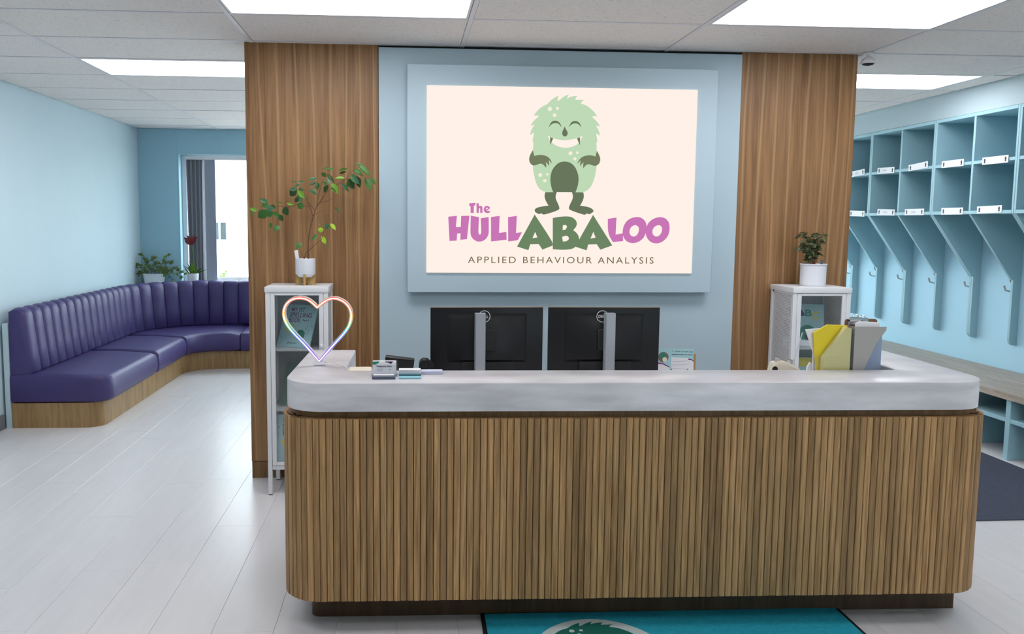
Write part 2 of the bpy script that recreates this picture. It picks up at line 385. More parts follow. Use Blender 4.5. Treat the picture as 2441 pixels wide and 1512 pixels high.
# outlines of the sign and the ficus in 0.1 mm, on their own planes
EMBLEM={"body":[[8856,22957],[8790,22784],[8797,22664],[8832,22636],[8903,22690],[9084,22848],[9279,22971],[9475,23034],[9391,22925],[9356,22817],[9381,22798],[9503,22879],[9699,22935],[9965,22951],[9885,22873],[9822,22733],[10098,22733],[10395,22738],[10248,22664],[10177,22523],[10401,22450],[10651,22334],[10904,22110],[11056,21956],[11159,21789],[11010,21816],[10866,21784],[10875,21736],[11064,21583],[11243,21392],[11347,21201],[11221,21247],[11092,21258],[11199,21114],[11304,20898],[11354,20669],[11258,20752],[11112,20804],[11161,20630],[11207,20256],[11148,20315],[11161,20073],[11172,19826],[11201,18944],[11166,18612],[11090,18224],[10957,17835],[10820,17612],[10625,17458],[10429,17364],[9962,17360],[8635,17353],[8156,17349],[7944,17447],[7744,17611],[7628,17830],[7510,18188],[7420,18600],[7393,18902],[7387,19834],[7385,19905],[7424,20267],[7360,20242],[7376,20507],[7450,20797],[7323,20747],[7213,20661],[7247,20890],[7366,21132],[7475,21242],[7365,21240],[7223,21178],[7338,21396],[7507,21578],[7713,21757],[7602,21808],[7400,21785],[7549,21998],[7791,22242],[7986,22364],[8181,22439],[8374,22657],[8641,22853]],"eyeL":[[8310,21122],[8349,21267],[8445,21424],[8567,21503],[8690,21517],[8814,21490],[8939,21395],[9015,21276],[9055,21132],[8992,21216],[8891,21322],[8792,21364],[8668,21372],[8545,21346],[8423,21268],[8351,21182]],"eyeR":[[9483,21138],[9535,21271],[9630,21429],[9753,21503],[9876,21515],[10001,21488],[10114,21400],[10191,21269],[10231,21130],[10154,21232],[10053,21327],[9953,21367],[9830,21372],[9707,21339],[9584,21260],[9524,21187]],"nose":[[9247,21183],[9317,21028],[9406,20896],[9433,20776],[9386,20655],[9300,20605],[9214,20609],[9126,20675],[9098,20808],[9121,20916],[9193,21050]],"mouth":[[8237,20639],[8411,20557],[8585,20494],[8809,20430],[9057,20397],[9304,20388],[9552,20415],[9823,20472],[10070,20543],[10328,20655],[10245,20473],[10174,20327],[10052,20192],[9856,20069],[9610,19981],[9338,19941],[9065,19969],[8816,20043],[8591,20161],[8415,20340],[8313,20484]],"fangL":[[8391,20557],[8573,20487],[8407,20099]],"fangR":[[10168,20569],[9984,20506],[10166,20097]],"armL":[[7379,19793],[7477,19451],[7658,19503],[7854,19524],[8050,19499],[8247,19433],[8390,19311],[8476,19175],[8541,19011],[8449,19106],[8321,19228],[8360,19077],[8364,18871],[8283,18994],[8155,19116],[8194,18966],[8189,18773],[8103,18868],[8003,18963],[7890,19017],[7778,19002],[7611,18932],[7471,18894],[7359,18915],[7246,19010],[7182,19146],[7166,19283],[7197,19448],[7265,19586]],"armR":[[11195,19804],[11104,19467],[10919,19520],[10721,19537],[10496,19501],[10328,19436],[10190,19319],[10094,19180],[10035,19014],[10151,19139],[10242,19237],[10209,19085],[10205,18883],[10309,19031],[10414,19128],[10381,18963],[10393,18770],[10495,18895],[10592,18979],[10704,19016],[10846,18982],[10989,18928],[11102,18910],[11243,18959],[11353,19070],[11401,19222],[11403,19347],[11348,19525],[11254,19689]],"belly":[[9278,19157],[9489,19132],[9688,19051],[9889,18861],[10021,18628],[10111,18352],[10136,18132],[10113,17855],[10056,17605],[9957,17360],[10429,17364],[10476,17165],[10451,16998],[10384,16803],[10247,16579],[10447,16547],[10703,16513],[10903,16445],[11033,16348],[11071,16284],[11050,16209],[10938,16138],[10869,16082],[10769,16076],[10669,16122],[10599,16052],[10486,16043],[10200,16127],[9886,16228],[9629,16337],[9577,16407],[9597,16518],[9678,16713],[9787,16936],[9825,17131],[9750,17366],[8846,17366],[8780,17150],[8782,17011],[8856,16818],[8973,16596],[9028,16402],[8992,16332],[8782,16233],[8445,16120],[8094,16025],[8009,16055],[7937,16116],[7868,16065],[7769,16064],[7684,16114],[7570,16182],[7535,16279],[7581,16377],[7707,16447],[7875,16490],[8100,16528],[8367,16564],[8222,16784],[8134,17005],[8112,17171],[8162,17349],[8635,17353],[8547,17535],[8472,17839],[8439,18114],[8476,18418],[8556,18667],[8679,18847],[8872,19042],[9067,19127]]}
DOTS=[[8346,22183,128],[8788,22221,89],[8635,21828,109],[9614,19636,118],[10019,19674,76],[9880,19315,98],[7839,18351,118],[8260,18394,75],[8114,18020,99]]
LETTERS=[[0,[[[3657,16659],[4037,16690],[4019,16535],[3934,16529],[3937,16100],[3752,16096],[3740,16491],[3672,16498]]]],[0,[[[4089,16662],[4225,16669],[4227,16489],[4332,16524],[4412,16496],[4447,16406],[4450,16110],[4313,16109],[4311,16363],[4276,16382],[4234,16354],[4230,16100],[4102,16107]]]],[0,[[[4903,16410],[4817,16494],[4717,16529],[4603,16492],[4533,16393],[4514,16294],[4549,16181],[4635,16111],[4735,16095],[4849,16119],[4906,16150],[4862,16246],[4777,16211],[4711,16239],[4903,16387]],[[4648,16309],[4675,16394],[4746,16414],[4784,16381],[4662,16295]]]],[0,[[[2432,15869],[2943,15927],[2885,15257],[3175,15276],[3193,15917],[3682,15935],[3545,14567],[3157,14514],[3163,14900],[2964,14884],[2938,14468],[2517,14448]]]],[0,[[[3762,15941],[4244,15854],[4209,14963],[4247,14864],[4305,14821],[4361,14864],[4395,14964],[4347,15790],[4817,15867],[4841,14966],[4791,14767],[4665,14568],[4494,14453],[4266,14407],[4065,14451],[3878,14592],[3777,14762],[3741,14960]]]],[0,[[[4952,15868],[5468,15942],[5440,14927],[5877,15010],[5897,14532],[4975,14433]]]],[0,[[[5967,15869],[6490,15950],[6452,14933],[6816,14995],[6559,14507],[5993,14439]]]],[1,[[[7548,16034],[8651,14433],[8655,14204],[8043,13964],[7824,14285],[7311,14274],[7206,13925],[6526,14136]],[[7593,15011],[7731,14685],[7435,14632]]]],[1,[[[8632,15838],[8960,15902],[9248,15933],[9537,15941],[9740,15908],[9915,15810],[10034,15682],[10089,15540],[10055,15340],[9871,15125],[10048,14998],[10182,14827],[10244,14627],[10234,14398],[10150,14254],[10022,14139],[9893,14038],[9662,13980],[9343,13955],[8995,13962],[8665,13989]],[[9243,15406],[9402,15436],[9490,15365],[9478,15251],[9393,15151],[9234,15135]],[[9213,14721],[9385,14794],[9530,14780],[9619,14681],[9607,14566],[9478,14466],[9261,14450]]]],[1,[[[11046,16037],[12248,14230],[11530,13974],[11313,14295],[10789,14281],[10704,13933],[10036,14139],[10273,14642]],[[11084,15033],[11231,14690],[10921,14631]]]],[0,[[[11941,15810],[12463,15893],[12431,14875],[12872,14963],[12899,14498],[12278,14429],[11962,14938]]]],[0,[[[13752,15937],[13958,15896],[14137,15768],[14259,15597],[14309,15397],[14307,15167],[14222,14850],[14082,14634],[13881,14475],[13649,14387],[13415,14372],[13179,14442],[12999,14585],[12892,14785],[12850,15015],[12878,15301],[13002,15588],[13201,15790],[13460,15906]],[[13619,15458],[13767,15393],[13853,15250],[13822,15020],[13724,14848],[13580,14761],[13433,14774],[13313,14874],[13256,15046],[13303,15247],[13416,15391]]]],[0,[[[15128,15938],[15364,15897],[15544,15778],[15668,15578],[15715,15320],[15687,15003],[15577,14743],[15378,14526],[15146,14395],[14883,14359],[14616,14421],[14421,14578],[14282,14822],[14253,14994],[14317,15425],[14434,15627],[14634,15800],[14894,15911]],[[15040,15467],[15174,15417],[15251,15288],[15238,15058],[15132,14870],[14988,14774],[14841,14774],[14705,14882],[14650,15054],[14694,15256],[14822,15400]]]]]

FICUS_LEAVES=[[-2042,-322,4696,-2442,-560,4853,201,3],[-2678,-66,4247,-3043,-273,4339,173,2],[-2724,-594,4127,-2965,-653,3971,114,1],[-2223,769,4693,-2622,949,4810,265,1],[-2155,524,4659,-2469,357,4454,263,1],[-1899,159,4568,-2109,25,4083,319,3],[-1777,-424,4556,-1591,-660,4301,172,0],[-2043,-357,4247,-2652,-100,3796,431,1],[-1867,626,4150,-2299,810,3919,264,1],[-1832,581,4150,-1552,397,3864,264,1],[-1444,-204,4001,-1208,-128,3637,231,0],[-1664,471,4691,-1356,684,4713,117,1],[-1263,708,4442,-1049,460,3983,352,0],[-1069,269,4662,-660,372,4583,131,2],[-1949,110,3561,-1908,-84,3236,160,1],[-1534,58,3437,-1670,-189,3069,275,1],[-563,795,5510,-999,1015,5084,353,0],[-467,176,5513,-860,56,5392,174,3],[-327,754,5711,-703,798,5681,147,3],[-860,712,5903,-517,921,5917,59,3],[-18,113,5853,-377,62,5904,102,3],[-381,258,5348,-77,217,5491,233,0],[-290,-442,5377,67,-559,4902,244,2],[-370,600,5219,-284,326,4727,322,3],[-271,-626,4981,-479,-550,4675,200,0],[-71,-251,4658,-358,-231,4347,317,1],[695,54,6055,185,-40,6030,203,3],[574,896,5927,193,713,5742,177,0],[731,-40,5825,718,-218,5424,260,0],[265,312,5469,673,178,5185,262,3],[1195,-131,6386,1010,17,6168,260,1],[1707,-187,6542,1004,-152,6677,130,1],[1224,747,6354,1613,507,5889,176,0],[1322,-601,6054,1500,-764,5659,171,3],[1296,524,5716,1000,594,5288,293,0],[1601,-320,5792,1885,-421,5203,273,2],[1051,-416,5838,1303,-441,5727,143,1],[1543,-632,5554,1865,-513,5255,86,0],[2373,733,6651,1820,1006,6620,176,1],[2333,476,6506,1854,752,6390,117,0],[2330,-671,6060,1757,-798,6089,143,2],[2014,846,5852,2460,1011,5375,177,3],[2367,-43,5869,2516,223,5629,202,2],[2484,293,5830,2784,484,5500,233,2],[2636,-231,6311,3094,-416,5746,288,3],[2874,11,6244,3166,-208,5588,318,0],[2428,-89,6036,2859,188,5517,376,0],[2831,-170,6598,3296,-464,6249,245,1],[3084,-628,6765,3789,-827,6233,271,1],[2788,554,6943,3421,472,6859,132,1],[3452,-235,6095,3799,-477,5414,317,1],[3629,871,6157,4034,825,5814,251,1],[1734,-367,4417,2034,-632,4134,101,0],[-223,-612,2443,-360,-810,2077,270,1],[678,383,2887,321,173,2537,165,1],[976,-635,3300,934,-640,3008,270,4],[1155,-302,3433,1084,-3,3244,109,4],[1335,-504,3514,1251,-487,3195,243,3],[1398,538,3515,1712,484,3164,194,4],[842,880,2772,1099,867,2334,223,4],[1174,-313,2390,1257,-367,2231,109,1],[899,-641,3459,877,-688,3379,67,1]]
FICUS_STEMS=[[22,[[157,100,1428],[149,100,1943],[168,100,2483],[228,100,3023],[368,100,3589]]],[16,[[382,100,3591],[471,100,3933],[646,100,4446],[818,100,4702],[1162,100,5215],[1419,100,5472],[1646,100,5587]]],[12,[[674,100,4502],[677,100,4758],[795,100,5211],[941,100,5749],[1085,100,6061]]],[8,[[818,100,4702],[1243,100,4791],[1613,100,4964]]],[12,[[442,100,3933],[278,100,4443],[114,100,4894],[-25,100,5119],[-303,100,5455]]],[9,[[531,100,4303],[196,100,4697],[114,100,4894]]],[7,[[499,100,3962],[813,100,4191],[1267,100,4323]]],[13,[[-85,100,1428],[27,100,1834],[352,100,2106],[677,100,2432],[893,100,2568]]],[9,[[893,100,2568],[1031,100,2920],[1061,100,3297]]],[7,[[-111,100,1509],[-267,100,1887],[-372,100,2076]]],[8,[[278,100,4443],[-426,100,4607],[-935,100,4433],[-1553,100,4485],[-2034,100,4311]]],[9,[[1646,100,5587],[2073,100,5902],[2414,100,6103],[2530,100,6386],[2871,100,6644]]],[7,[[2871,100,6644],[3154,100,6449],[3408,100,6170]]]]

HEART=[(-0.355,0.9855),(-0.4098,1.0516),(-0.4574,1.1008),(-0.4868,1.1405),(-0.4971,1.1771),(-0.4907,1.2106),(-0.4676,1.2367),(-0.4316,1.2453),(-0.3987,1.238),(-0.3749,1.2198),(-0.3612,1.2045),(-0.3449,1.2198),(-0.3176,1.2381),(-0.2875,1.2442),(-0.2515,1.229),(-0.2287,1.2015),(-0.2228,1.1709),(-0.2309,1.1341),(-0.2523,1.1004),(-0.2951,1.0543)]
H = 2.583; XL, XR = -3.0, 4.19; YB = 9.5; YW = 4.929; YF = -2.6
# ================================================================== SETTING
fl = struct(MB().box(-3.1, 4.75, YF, 9.7, -.12, -.004).build('floor', M['slab'], smooth=0))
# vinyl planks, each a piece of its own: 0.233 x 1.22 m, joints staggered
pw, pl = .2334, 1.222; plank_cache = {}
y_off = {-3: 4.24, -2: 3.77, -4: 4.13, -5: 3.687, -1: 4.62, 0: 3.30, 1: 3.95, 2: 3.52}
for i in range(-13, 21):
    xa = -.037+pw*i; xb = xa+pw
    xa, xb = max(xa, XL), min(xb, 4.62)
    if xb-xa < .02: continue
    y0 = y_off.get(i, 3.0+random.random()*pl) % pl
    y = y0-pl
    while y < YB:
        ya, yb = max(y, 1.55), min(y+pl, YB)
        if yb-ya > .03:
            key = (round(xb-xa, 3), round(yb-ya, 3))
            if key not in plank_cache:
                plank_cache[key] = MB().box(.0004, xb-xa-.0004, .0004, yb-ya-.0004, -.004, 0, .0007, 1).me('plank', M['floor'], 30)
            link('plank', plank_cache[key], fl, (xa, ya, 0))
        y += pl
link('plank_field', MB().box(XL, 4.19, YF, 1.549, -.004, 0).me('plank_field', M['floor'], 0), fl)

ce = MB(); ce.box(-3.1, 4.75, YF, 3.066, H, H+.12); ce.box(-3.1, 4.75, 3.066, 9.7, H+.02, H+.12)
ce = struct(ce.build('ceiling', M['ceil'], smooth=0))
GX = [-2.1146+1.22*i for i in range(-1, 7)]; GY = [3.068+.61*j for j in range(12)]
LIT = {(2, 1): 0, (4, 1): 0, (1, 4): 0, (5, 4): 0}        # (column, row) taken by a light
tile_cache = {}
for i in range(0, 7):
    for j in range(11):
        x0, x1 = GX[i], GX[i+1] if i+1 < len(GX) else GX[i]+1.22
        y0, y1 = GY[j], GY[j+1]
        if (i, j) in LIT: continue
        x0, x1, y1 = max(x0, XL), min(x1, XR), min(y1, YB)
        if x1-x0 < .03 or y1-y0 < .03: continue
        key = (round(x1-x0, 3), round(y1-y0, 3))
        if key not in tile_cache:
            tile_cache[key] = MB().box(.013, x1-x0-.013, .013, y1-y0-.013, .0005, .012, .003, 1).me('ceiling_tile', M['ceil'], 30)
        dz = random.uniform(-.0025, .0015)
        link('ceiling_tile', tile_cache[key], ce, (x0, y0, H+dz))
rb = MB().box(-.012, .012, 3.066, YB, -.003, .03).me('grid_bar', M['grid'], 0)
for x in GX[1:-1]: link('grid_bar', rb, ce, (x, 0, H))
cb = MB().box(XL, XR, -.012, .012, -.0022, .03).me('grid_bar', M['grid'], 0)
for y in GY[:-1]: link('grid_bar', cb, ce, (0, y, H))

struct(MB().box(-3.1, XL, YF, 9.7, -.004, H+.02).build('wall_left', M['wall'], smooth=0))
wr = MB(); wr.box(XR, 4.75, YF, 4.53, -.004, H+.02); wr.box(XR, 4.75, 4.53, 9.7, 2.39, H+.02);  wr.box(XR, 4.625, 9.06, 9.7, -.004, 2.39)
wr = struct(wr.build('wall_right', M['soffit'], smooth=0))
link('niche_back', MB().box(4.625, 4.75, 4.53, 9.7, -.004, 2.39).me('niche_back', M['lockwall'], 0), wr)
wq = MB(); wq.box(-3.1, 2.6, YF-.12, YF, -.004, H+.02); wq.box(3.6, 4.75, YF-.12, YF, -.004, H+.02); wq.box(2.6, 3.6, YF-.12, YF, 2.35, H+.02); wq.box(2.6, 3.6, YF-.12, YF, -.004, .10)
struct(wq.build('wall_front', M['wall'], smooth=0))      # behind the viewer, with a glazed opening added for daylight
# window wall: glazing along the whole back of the building, seen only left of the middle wall; a sill behind the bench, low elsewhere
wb = MB(); wb.box(-3.1, -2.556, YB, YB+.2, -.004, H+.02); wb.box(3.9, 4.75, YB, YB+.2, -.004, H+.02)
wb.box(-2.556, -.5, YB, YB+.2, -.004, .86); wb.box(-.5, 3.9, YB, YB+.2, -.004, .12); wb.box(-2.556, 3.9, YB, YB+.2, 2.306, H+.02)
wb.box(-3.0, -2.572, YB-.006, YB, .0, H)          # the flush board whose edge shows left of the window
struct(wb.build('wall_back', M['wallb'], smooth=0))
def glazing(name, x0, x1, y, z0, z1, n, th=.055):
    m = MB()
    m.box(x0, x0+th, y, y+.06, z0, z1, .004, 1); m.box(x1-th, x1, y, y+.06, z0, z1, .004, 1)
    m.box(x0+th, x1-th, y, y+.06, z1-th, z1, .004, 1); m.box(x0+th, x1-th, y, y+.06, z0, z0+th, .004, 1)
    w_ = (x1-x0-2*th)/n
    for k in range(1, n): m.box(x0+th+w_*k-.025, x0+th+w_*k+.025, y, y+.06, z0+th, z1-th, .004, 1)
    f = struct(m.build(name, M['white']))
    for k in range(n): link('pane', MB().box(x0+th+w_*k+(.025 if k else 0), x0+th+w_*(k+1)-(.025 if k < n-1 else 0), y+.027, y+.033, z0+th, z1-th).me('pane', M['glass'], 0), f)
    return f
wf = glazing('window_1', -2.556, -.5, YB+.11, .86, 2.306, 2)
glazing('window_2', -.5, 3.9, YB+.11, .12, 2.306, 4)
glazing('window_added', 2.6, 3.6, YF-.10, .10, 2.35, 1)  # unseen glazing, added to let sky light in from the front
link('window_sill', MB().box(-2.556, -.5, YB-.05, YB+.11, .845, .862, .004, 1).me('window_sill', M['white'], 30), wf)
struct(MB().box(XL, XL+.012, YF, 6.205, 0, .112, .003, 1).build('baseboard_left', M['grey']))

# the freestanding wall behind the desk
wm = struct(MB().box(-.92, 2.715, YW+.02, YW+.2, 0, H).build('wall_middle', M['wallb'], smooth=0))
link('wood_panel', MB().box(-.937, -.166, YW, YW+.22, .104, H, .0015, 1).me('wood_panel', M['wallwood'], 30), wm)
link('wood_panel', MB().box(2.010, 2.730, YW, YW+.22, .104, H, .0015, 1).me('wood_panel', M['wallwood'], 30), wm)
link('kick_board', MB().box(-.935, -.166, YW+.001, YW+.22, 0, .101, .001, 1).me('kick_board', M['deskwood'], 30), wm)
link('kick_board', MB().box(2.010, 2.728, YW+.001, YW+.22, 0, .101, .001, 1).me('kick_board', M['deskwood'], 30), wm)
link('blue_panel', MB().box(-.164, 2.008, YW-.012, YW+.02, 0, H-.016, .002, 1).me('blue_panel', M['panel'], 30), wm)
link('shadow_gap', MB().box(-.164, 2.008, YW+.015, YW+.02, H-.016, H).me('shadow_gap', M['dark'], 0), wm)

# ------------------------------------------------------------------ ceiling lights
def light(i, j, label):
    x0, y0 = GX[i], GY[j]
    t = thing('ceiling_light', (x0+.61, y0+.305, H), label, 'light', group='recessed ceiling light panels')
    fr = MB(); a, b = .595, .290; a2, b2 = .583, .278
    for q in ((-a, a, -b, -b2), (-a, a, b2, b), (-a, -a2, -b2, b2), (a2, a, -b2, b2)): fr.box(q[0], q[1], q[2], q[3], -.002, .025)
    fr.build('frame', M['grid'], t, smooth=0)
    MB().box(-a2, a2, -b2, b2, .003, .012).build('diffuser', M['lamp'], t, smooth=0)
light(2, 1, 'bright ceiling light panel above the left half of the reception desk')
light(4, 1, 'bright ceiling light panel above the right half of the reception desk')
light(1, 4, 'ceiling light panel over the waiting bench, partly behind the wood wall')
light(5, 4, 'ceiling light panel in front of the blue cubbies')
for x, y, lb in ((1, -2, 'added unseen ceiling light panel on the bench side'), (5, -2, 'added unseen ceiling light panel on the locker side'),
                 (3, -4, 'added unseen ceiling light panel over the middle of the room')):
    x0 = GX[x]; y0 = 3.068+.61*y  # unseen panels added to brighten the near part of the room
    t = thing('ceiling_light', (x0+.61, y0+.305, H), lb, 'light', group='recessed ceiling light panels')
    MB().box(-.595, .595, -.29, .29, -.006, .0, .002, 1).build('frame', M['grid'], t)
    MB().box(-.575, .575, -.27, .27, -.008, -.0055).build('diffuser', M['lamp'], t, smooth=0)

# ================================================================== LIT SIGN
sg = thing('lit_sign', (.92, YW-.012, 1.80), 'backlit white sign with a green creature emblem on a floating blue board', 'sign')
def S3(x, z): return (x-.92, z-1.80)
bx = MB(); bx.box(.002-.92, 1.842-.92, -.062, -.026, 1.1395-1.8, 2.4645-1.8, .003, 1)
bx.build('backing_board', M['panel'], sg)
MB().box(.08-.92, 1.76-.92, -.026, 0, 1.25-1.8, 2.36-1.8).build('standoff', M['dark'], sg, smooth=0)
FY = YW-.012-.064-.012          # sign face plane, world y of the glowing sheet
MB().box(.1155-.92, 1.7155-.92, -.074, -.062, 1.2572-1.8, 2.3432-1.8, .003, 2).build('light_box', M['signface'], sg)
def em(name, loops, mat, lay):
    lp = [[S3(a[0]*1e-4, a[1]*1e-4) for a in l] for l in loops]
    return put(name, flat(lp, .0006), M[mat], sg, (0, -.0745-.0005*lay, 0))
em('creature_body', [smooth_loop(EMBLEM['body'], 2)], 'p_mint', 1)
for k in ('eyeL', 'eyeR'): em('eye', [smooth_loop(EMBLEM[k], 2, 100)], 'p_belly', 2)
em('nose', [smooth_loop(EMBLEM['nose'], 2, 100)], 'p_belly', 2)
em('mouth', [smooth_loop(EMBLEM['mouth'], 2, 100)], 'signface', 2)
for k in ('fangL', 'fangR'): em('fang', [EMBLEM[k]], 'p_belly', 3)
for k in ('armL', 'armR'): em('arm', [smooth_loop(EMBLEM[k], 2, 62)], 'p_olive', 2)
em('belly_and_legs', [smooth_loop(EMBLEM['belly'], 2, 62)], 'p_belly', 2)
for (x, z, r) in DOTS: em('spot', [circle(x, z, r, 16)], 'p_cream', 3)
for i, (col, loops) in enumerate(LETTERS):
    em('letter', [smooth_loop(l, 2, 40) for l in loops], 'p_green' if col else 'p_magenta', 2 if col else 1)
tm = wrt('APPLIED BEHAVIOUR ANALYSIS', S3(.3611, 0)[0], S3(1.4791, 0)[0], S3(0, 1.3150)[1], S3(0, 1.3535)[1], spacing=1.28, depth=.0006)
put_letters('letter', tm, M['p_text'], sg, (0, -.0750, 0), UP)

# ================================================================== RECEPTION DESK
D = thing('reception_desk', (.88, 2.934, 0), 'U shaped reception desk with vertical oak slats and a pale grey stone-look counter', 'desk', math.radians(-1.2))
def upath(xl, xr, yb, r, n=10):
    """the U outline, from back left round the front to back right"""
    p = [(xl, yb)]
    for k in range(n+1):
        a = PI+PI/2*k/n; p.append((xl+r+r*math.cos(a), r+r*math.sin(a)))
    for k in range(n+1):
        a = 1.5*PI+PI/2*k/n; p.append((xr-r+r*math.cos(a), r+r*math.sin(a)))
    return p+[(xr, yb)]
YE = .79
# counter top: front strip .262 deep, two wings .2 wide, edges eased
out = upath(-1.335, 1.342, YE, .150)
def inner(p):
    a = upath(-1.335+.205, 1.342-.238, YE, .03)
    return [(x, y+.262) if 0 < i < len(a)-1 else (x, y) for i, (x, y) in enumerate(a)]
inn = inner(0); secs = []
for (ox, oy), (ix, iy) in zip(out, inn):
    v = Vector((ix-ox, iy-oy)).normalized(); e = .004
    secs.append([(ox, oy, .8605), (ox, oy, .966-e), (ox+v.x*e*.3, oy+v.y*e*.3, .966-e*.3), (ox+v.x*e, oy+v.y*e, .966), (ix-v.x*e, iy-v.y*e, .966), (ix-v.x*e*.3, iy-v.y*e*.3, .966-e*.3), (ix, iy, .966-e), (ix, iy, .8605)])
MB().loops(secs).build('countertop', M['counter'], D, smooth=50)
# body: hollow U between slats and knee space
def ring(o, b, t): # outline inset by o, wall thickness t, ends at y=b
    a = upath(-1.350+o, 1.366-o, b, .150-o*.5); a = [(x, y+o) if i not in (0, len(a)-1) else (x, y) for i, (x, y) in enumerate(a)]
    return a+[(1.366-o-t, b), (1.366-o-t, o+t), (-1.350+o+t, o+t), (-1.350+o+t, b)]
MB().prism(ring(.014, YE-.01, .03), .1415, .834).build('body', M['deskwood'], D)
MB().prism(ring(.030, YE-.02, .03), .834, .8605).build('neck_rail', M['deskwood'], D)
tk = [(-1.26, .70)]+[(-1.26+.04+.04*math.cos(PI+PI/2*k/5), .168+.04+.04*math.sin(PI+PI/2*k/5)) for k in range(6)]+[(1.337, .163), (1.337, .70)]
MB().prism(tk, 0, .1415).build('toe_kick', M['toeshade'], D)
# slats along the U
path = upath(-1.350, 1.366, YE-.012, .152, 24)
P2 = [Vector(p) for p in path]; cum = [0]
for a, b in zip(P2, P2[1:]): cum.append(cum[-1]+(b-a).length)
pitch = .02465; ns = int(cum[-1]/pitch); off = (cum[-1]-ns*pitch)/2
prof = [(-.0115, .013), (-.0115, .0042), (-.0103, .0016), (-.0070, 0), (.0070, 0), (.0103, .0016), (.0115, .0042), (.0115, .013)]
sm = MB(); sm.prism(prof, .1405, .832); sm = sm.me('slat', M['slat'], 50)
for k in range(ns):
    s_ = off+(k+.5)*pitch; i = max(j for j in range(len(cum)-1) if cum[j] <= s_)
    t_ = (s_-cum[i])/(cum[i+1]-cum[i]); p = P2[i].lerp(P2[i+1], t_); d = (P2[i+1]-P2[i]).normalized()
    o = link('slat', sm, D, (p.x, p.y, random.uniform(-.0007, .0007)), (0, 0, math.atan2(d.y, d.x)))
# lower work surface for the staff, with its side supports
MB().box(-1.30, 1.315, .066, 1.10, .765, .79, .003, 1).build('work_surface', M['white'], D)
for x in (-1.29, 1.285): MB().box(x, x+.02, .81, 1.09, 0, .765).build('side_support', M['white'], D, smooth=0)
# ================================================================== BANQUETTE
SX, SY = -1.94, 8.387
ST1 = SY-6.225; ARC = .85*PI/2; ST2 = 1.30; STOT = ST1+ARC+ST2
def frame_at(s):
    if s <= ST1: return Vector((SX, 6.225+s)), Vector((-1, 0))
    if s <= ST1+ARC:
        a = PI-(s-ST1)/.85; return Vector((SX, SY)), Vector((math.cos(a), math.sin(a)))
    return Vector((SX+s-ST1-ARC, SY)), Vector((0, 1))
def pt(s, o, z):
    p, n = frame_at(s); q = p+n*o; return (q.x, q.y, z)
B = thing('corner_bench', (SX, SY, 0), 'long purple channel-back bench on an oak base curving round the corner', 'bench')
B.location = (0, 0, 0)
def cut(s, r): return r-math.sqrt(max(0, r*r-(r-s)**2)) if s < r else 0
def steps(a, b, fine=None):
    n = max(2, int((b-a)/.09)); l = [a+(b-a)*k/n for k in range(n+1)]
    if fine: l = sorted(set(l+[a+x for x in fine]))
    return l
FN = [.0, .006, .02, .04, .065, .1, .13]
pl_ = MB(); pl_.loops([[pt(s, .35+cut(s-.0, .13) if s < .13 else .35, z) for z in (0, .19)]+[pt(s, 1.0, z) for z in (.19, 0)] for s in steps(0, STOT, FN)])
pl_.build('base', M['plinth'], B, smooth=35)
def cushion(a, b, front_round=False):
    sec = []
    for s in steps(a, b, FN if front_round else [.004, .012, .022]):
        e = min(s-a, b-s); r = .022; k = cut(max(e, 0), r) if e < r else 0
        o0 = .285+(cut(s-a, .13) if front_round and s-a < .13 else 0)+k*.5; zt = .392-k; zb = .196+k*.5
        sec.append([pt(s, o0, zb+.02), pt(s, o0-.010, (zb+zt)/2-.02), pt(s, o0-.004, zt-.035), pt(s, o0+.012, zt-.012), pt(s, o0+.04, zt), pt(s, .60, zt+.018), pt(s, .90, zt+.02), pt(s, 1.0, zt+.01), pt(s, 1.0, zb), pt(s, o0+.02, zb)])
    m = MB(); m.loops(sec); m.build('seat_cushion', M['purple'], B, smooth=60)
c1 = 7.44-6.225; c2 = ST1+.03; c3 = ST1+ARC+.19
cushion(-.012, c1-.003, True); cushion(c1+.003, c2-.003); cushion(c2+.003, c3-.003); cushion(c3+.003, STOT)
nch = 31; wch = (STOT)/nch
for k in range(nch):
    a, b = k*wch, (k+1)*wch; sec = []
    for t in (0, .03, .10, .25, .5, .75, .9, .97, 1):
        s = a+(b-a)*(.010+t*.98); q = .024*(1-abs(2*t-1)**3.0)
        sec.append([pt(s, 1.0, .405), pt(s, .86-q*.5, .405), pt(s, .848-q, .43), pt(s, .866-q, .60), pt(s, .884-q, .76), pt(s, .893-q, .84), pt(s, .905-q*.8, .872+q*.3), pt(s, .93, .888+q*.5), pt(s, .965, .89+q*.5), pt(s, .995, .875)])
    m = MB(); m.loops(sec); m.build('channel', M['purple'], B, smooth=60)
bb = MB(); bb.loops([[pt(s, 1.004, 0), pt(s, 1.004, .79), pt(s, 1.04, .79), pt(s, 1.04, 0)] for s in (-.012, .3, 1.2, ST1)]); bb.build('back_board', M['wall'], B, smooth=20)
# ledge in the corner behind the curved back
ld = [pt(s, 1.01, 0)[:2] for s in steps(ST1-.25, ST1+ARC+.5)]+[(-1.3, 9.44), (-2.98, 9.44), (-2.98, SY-.25)]
MB().prism(ld, .835, .858).build('corner_ledge', M['wall'], B)

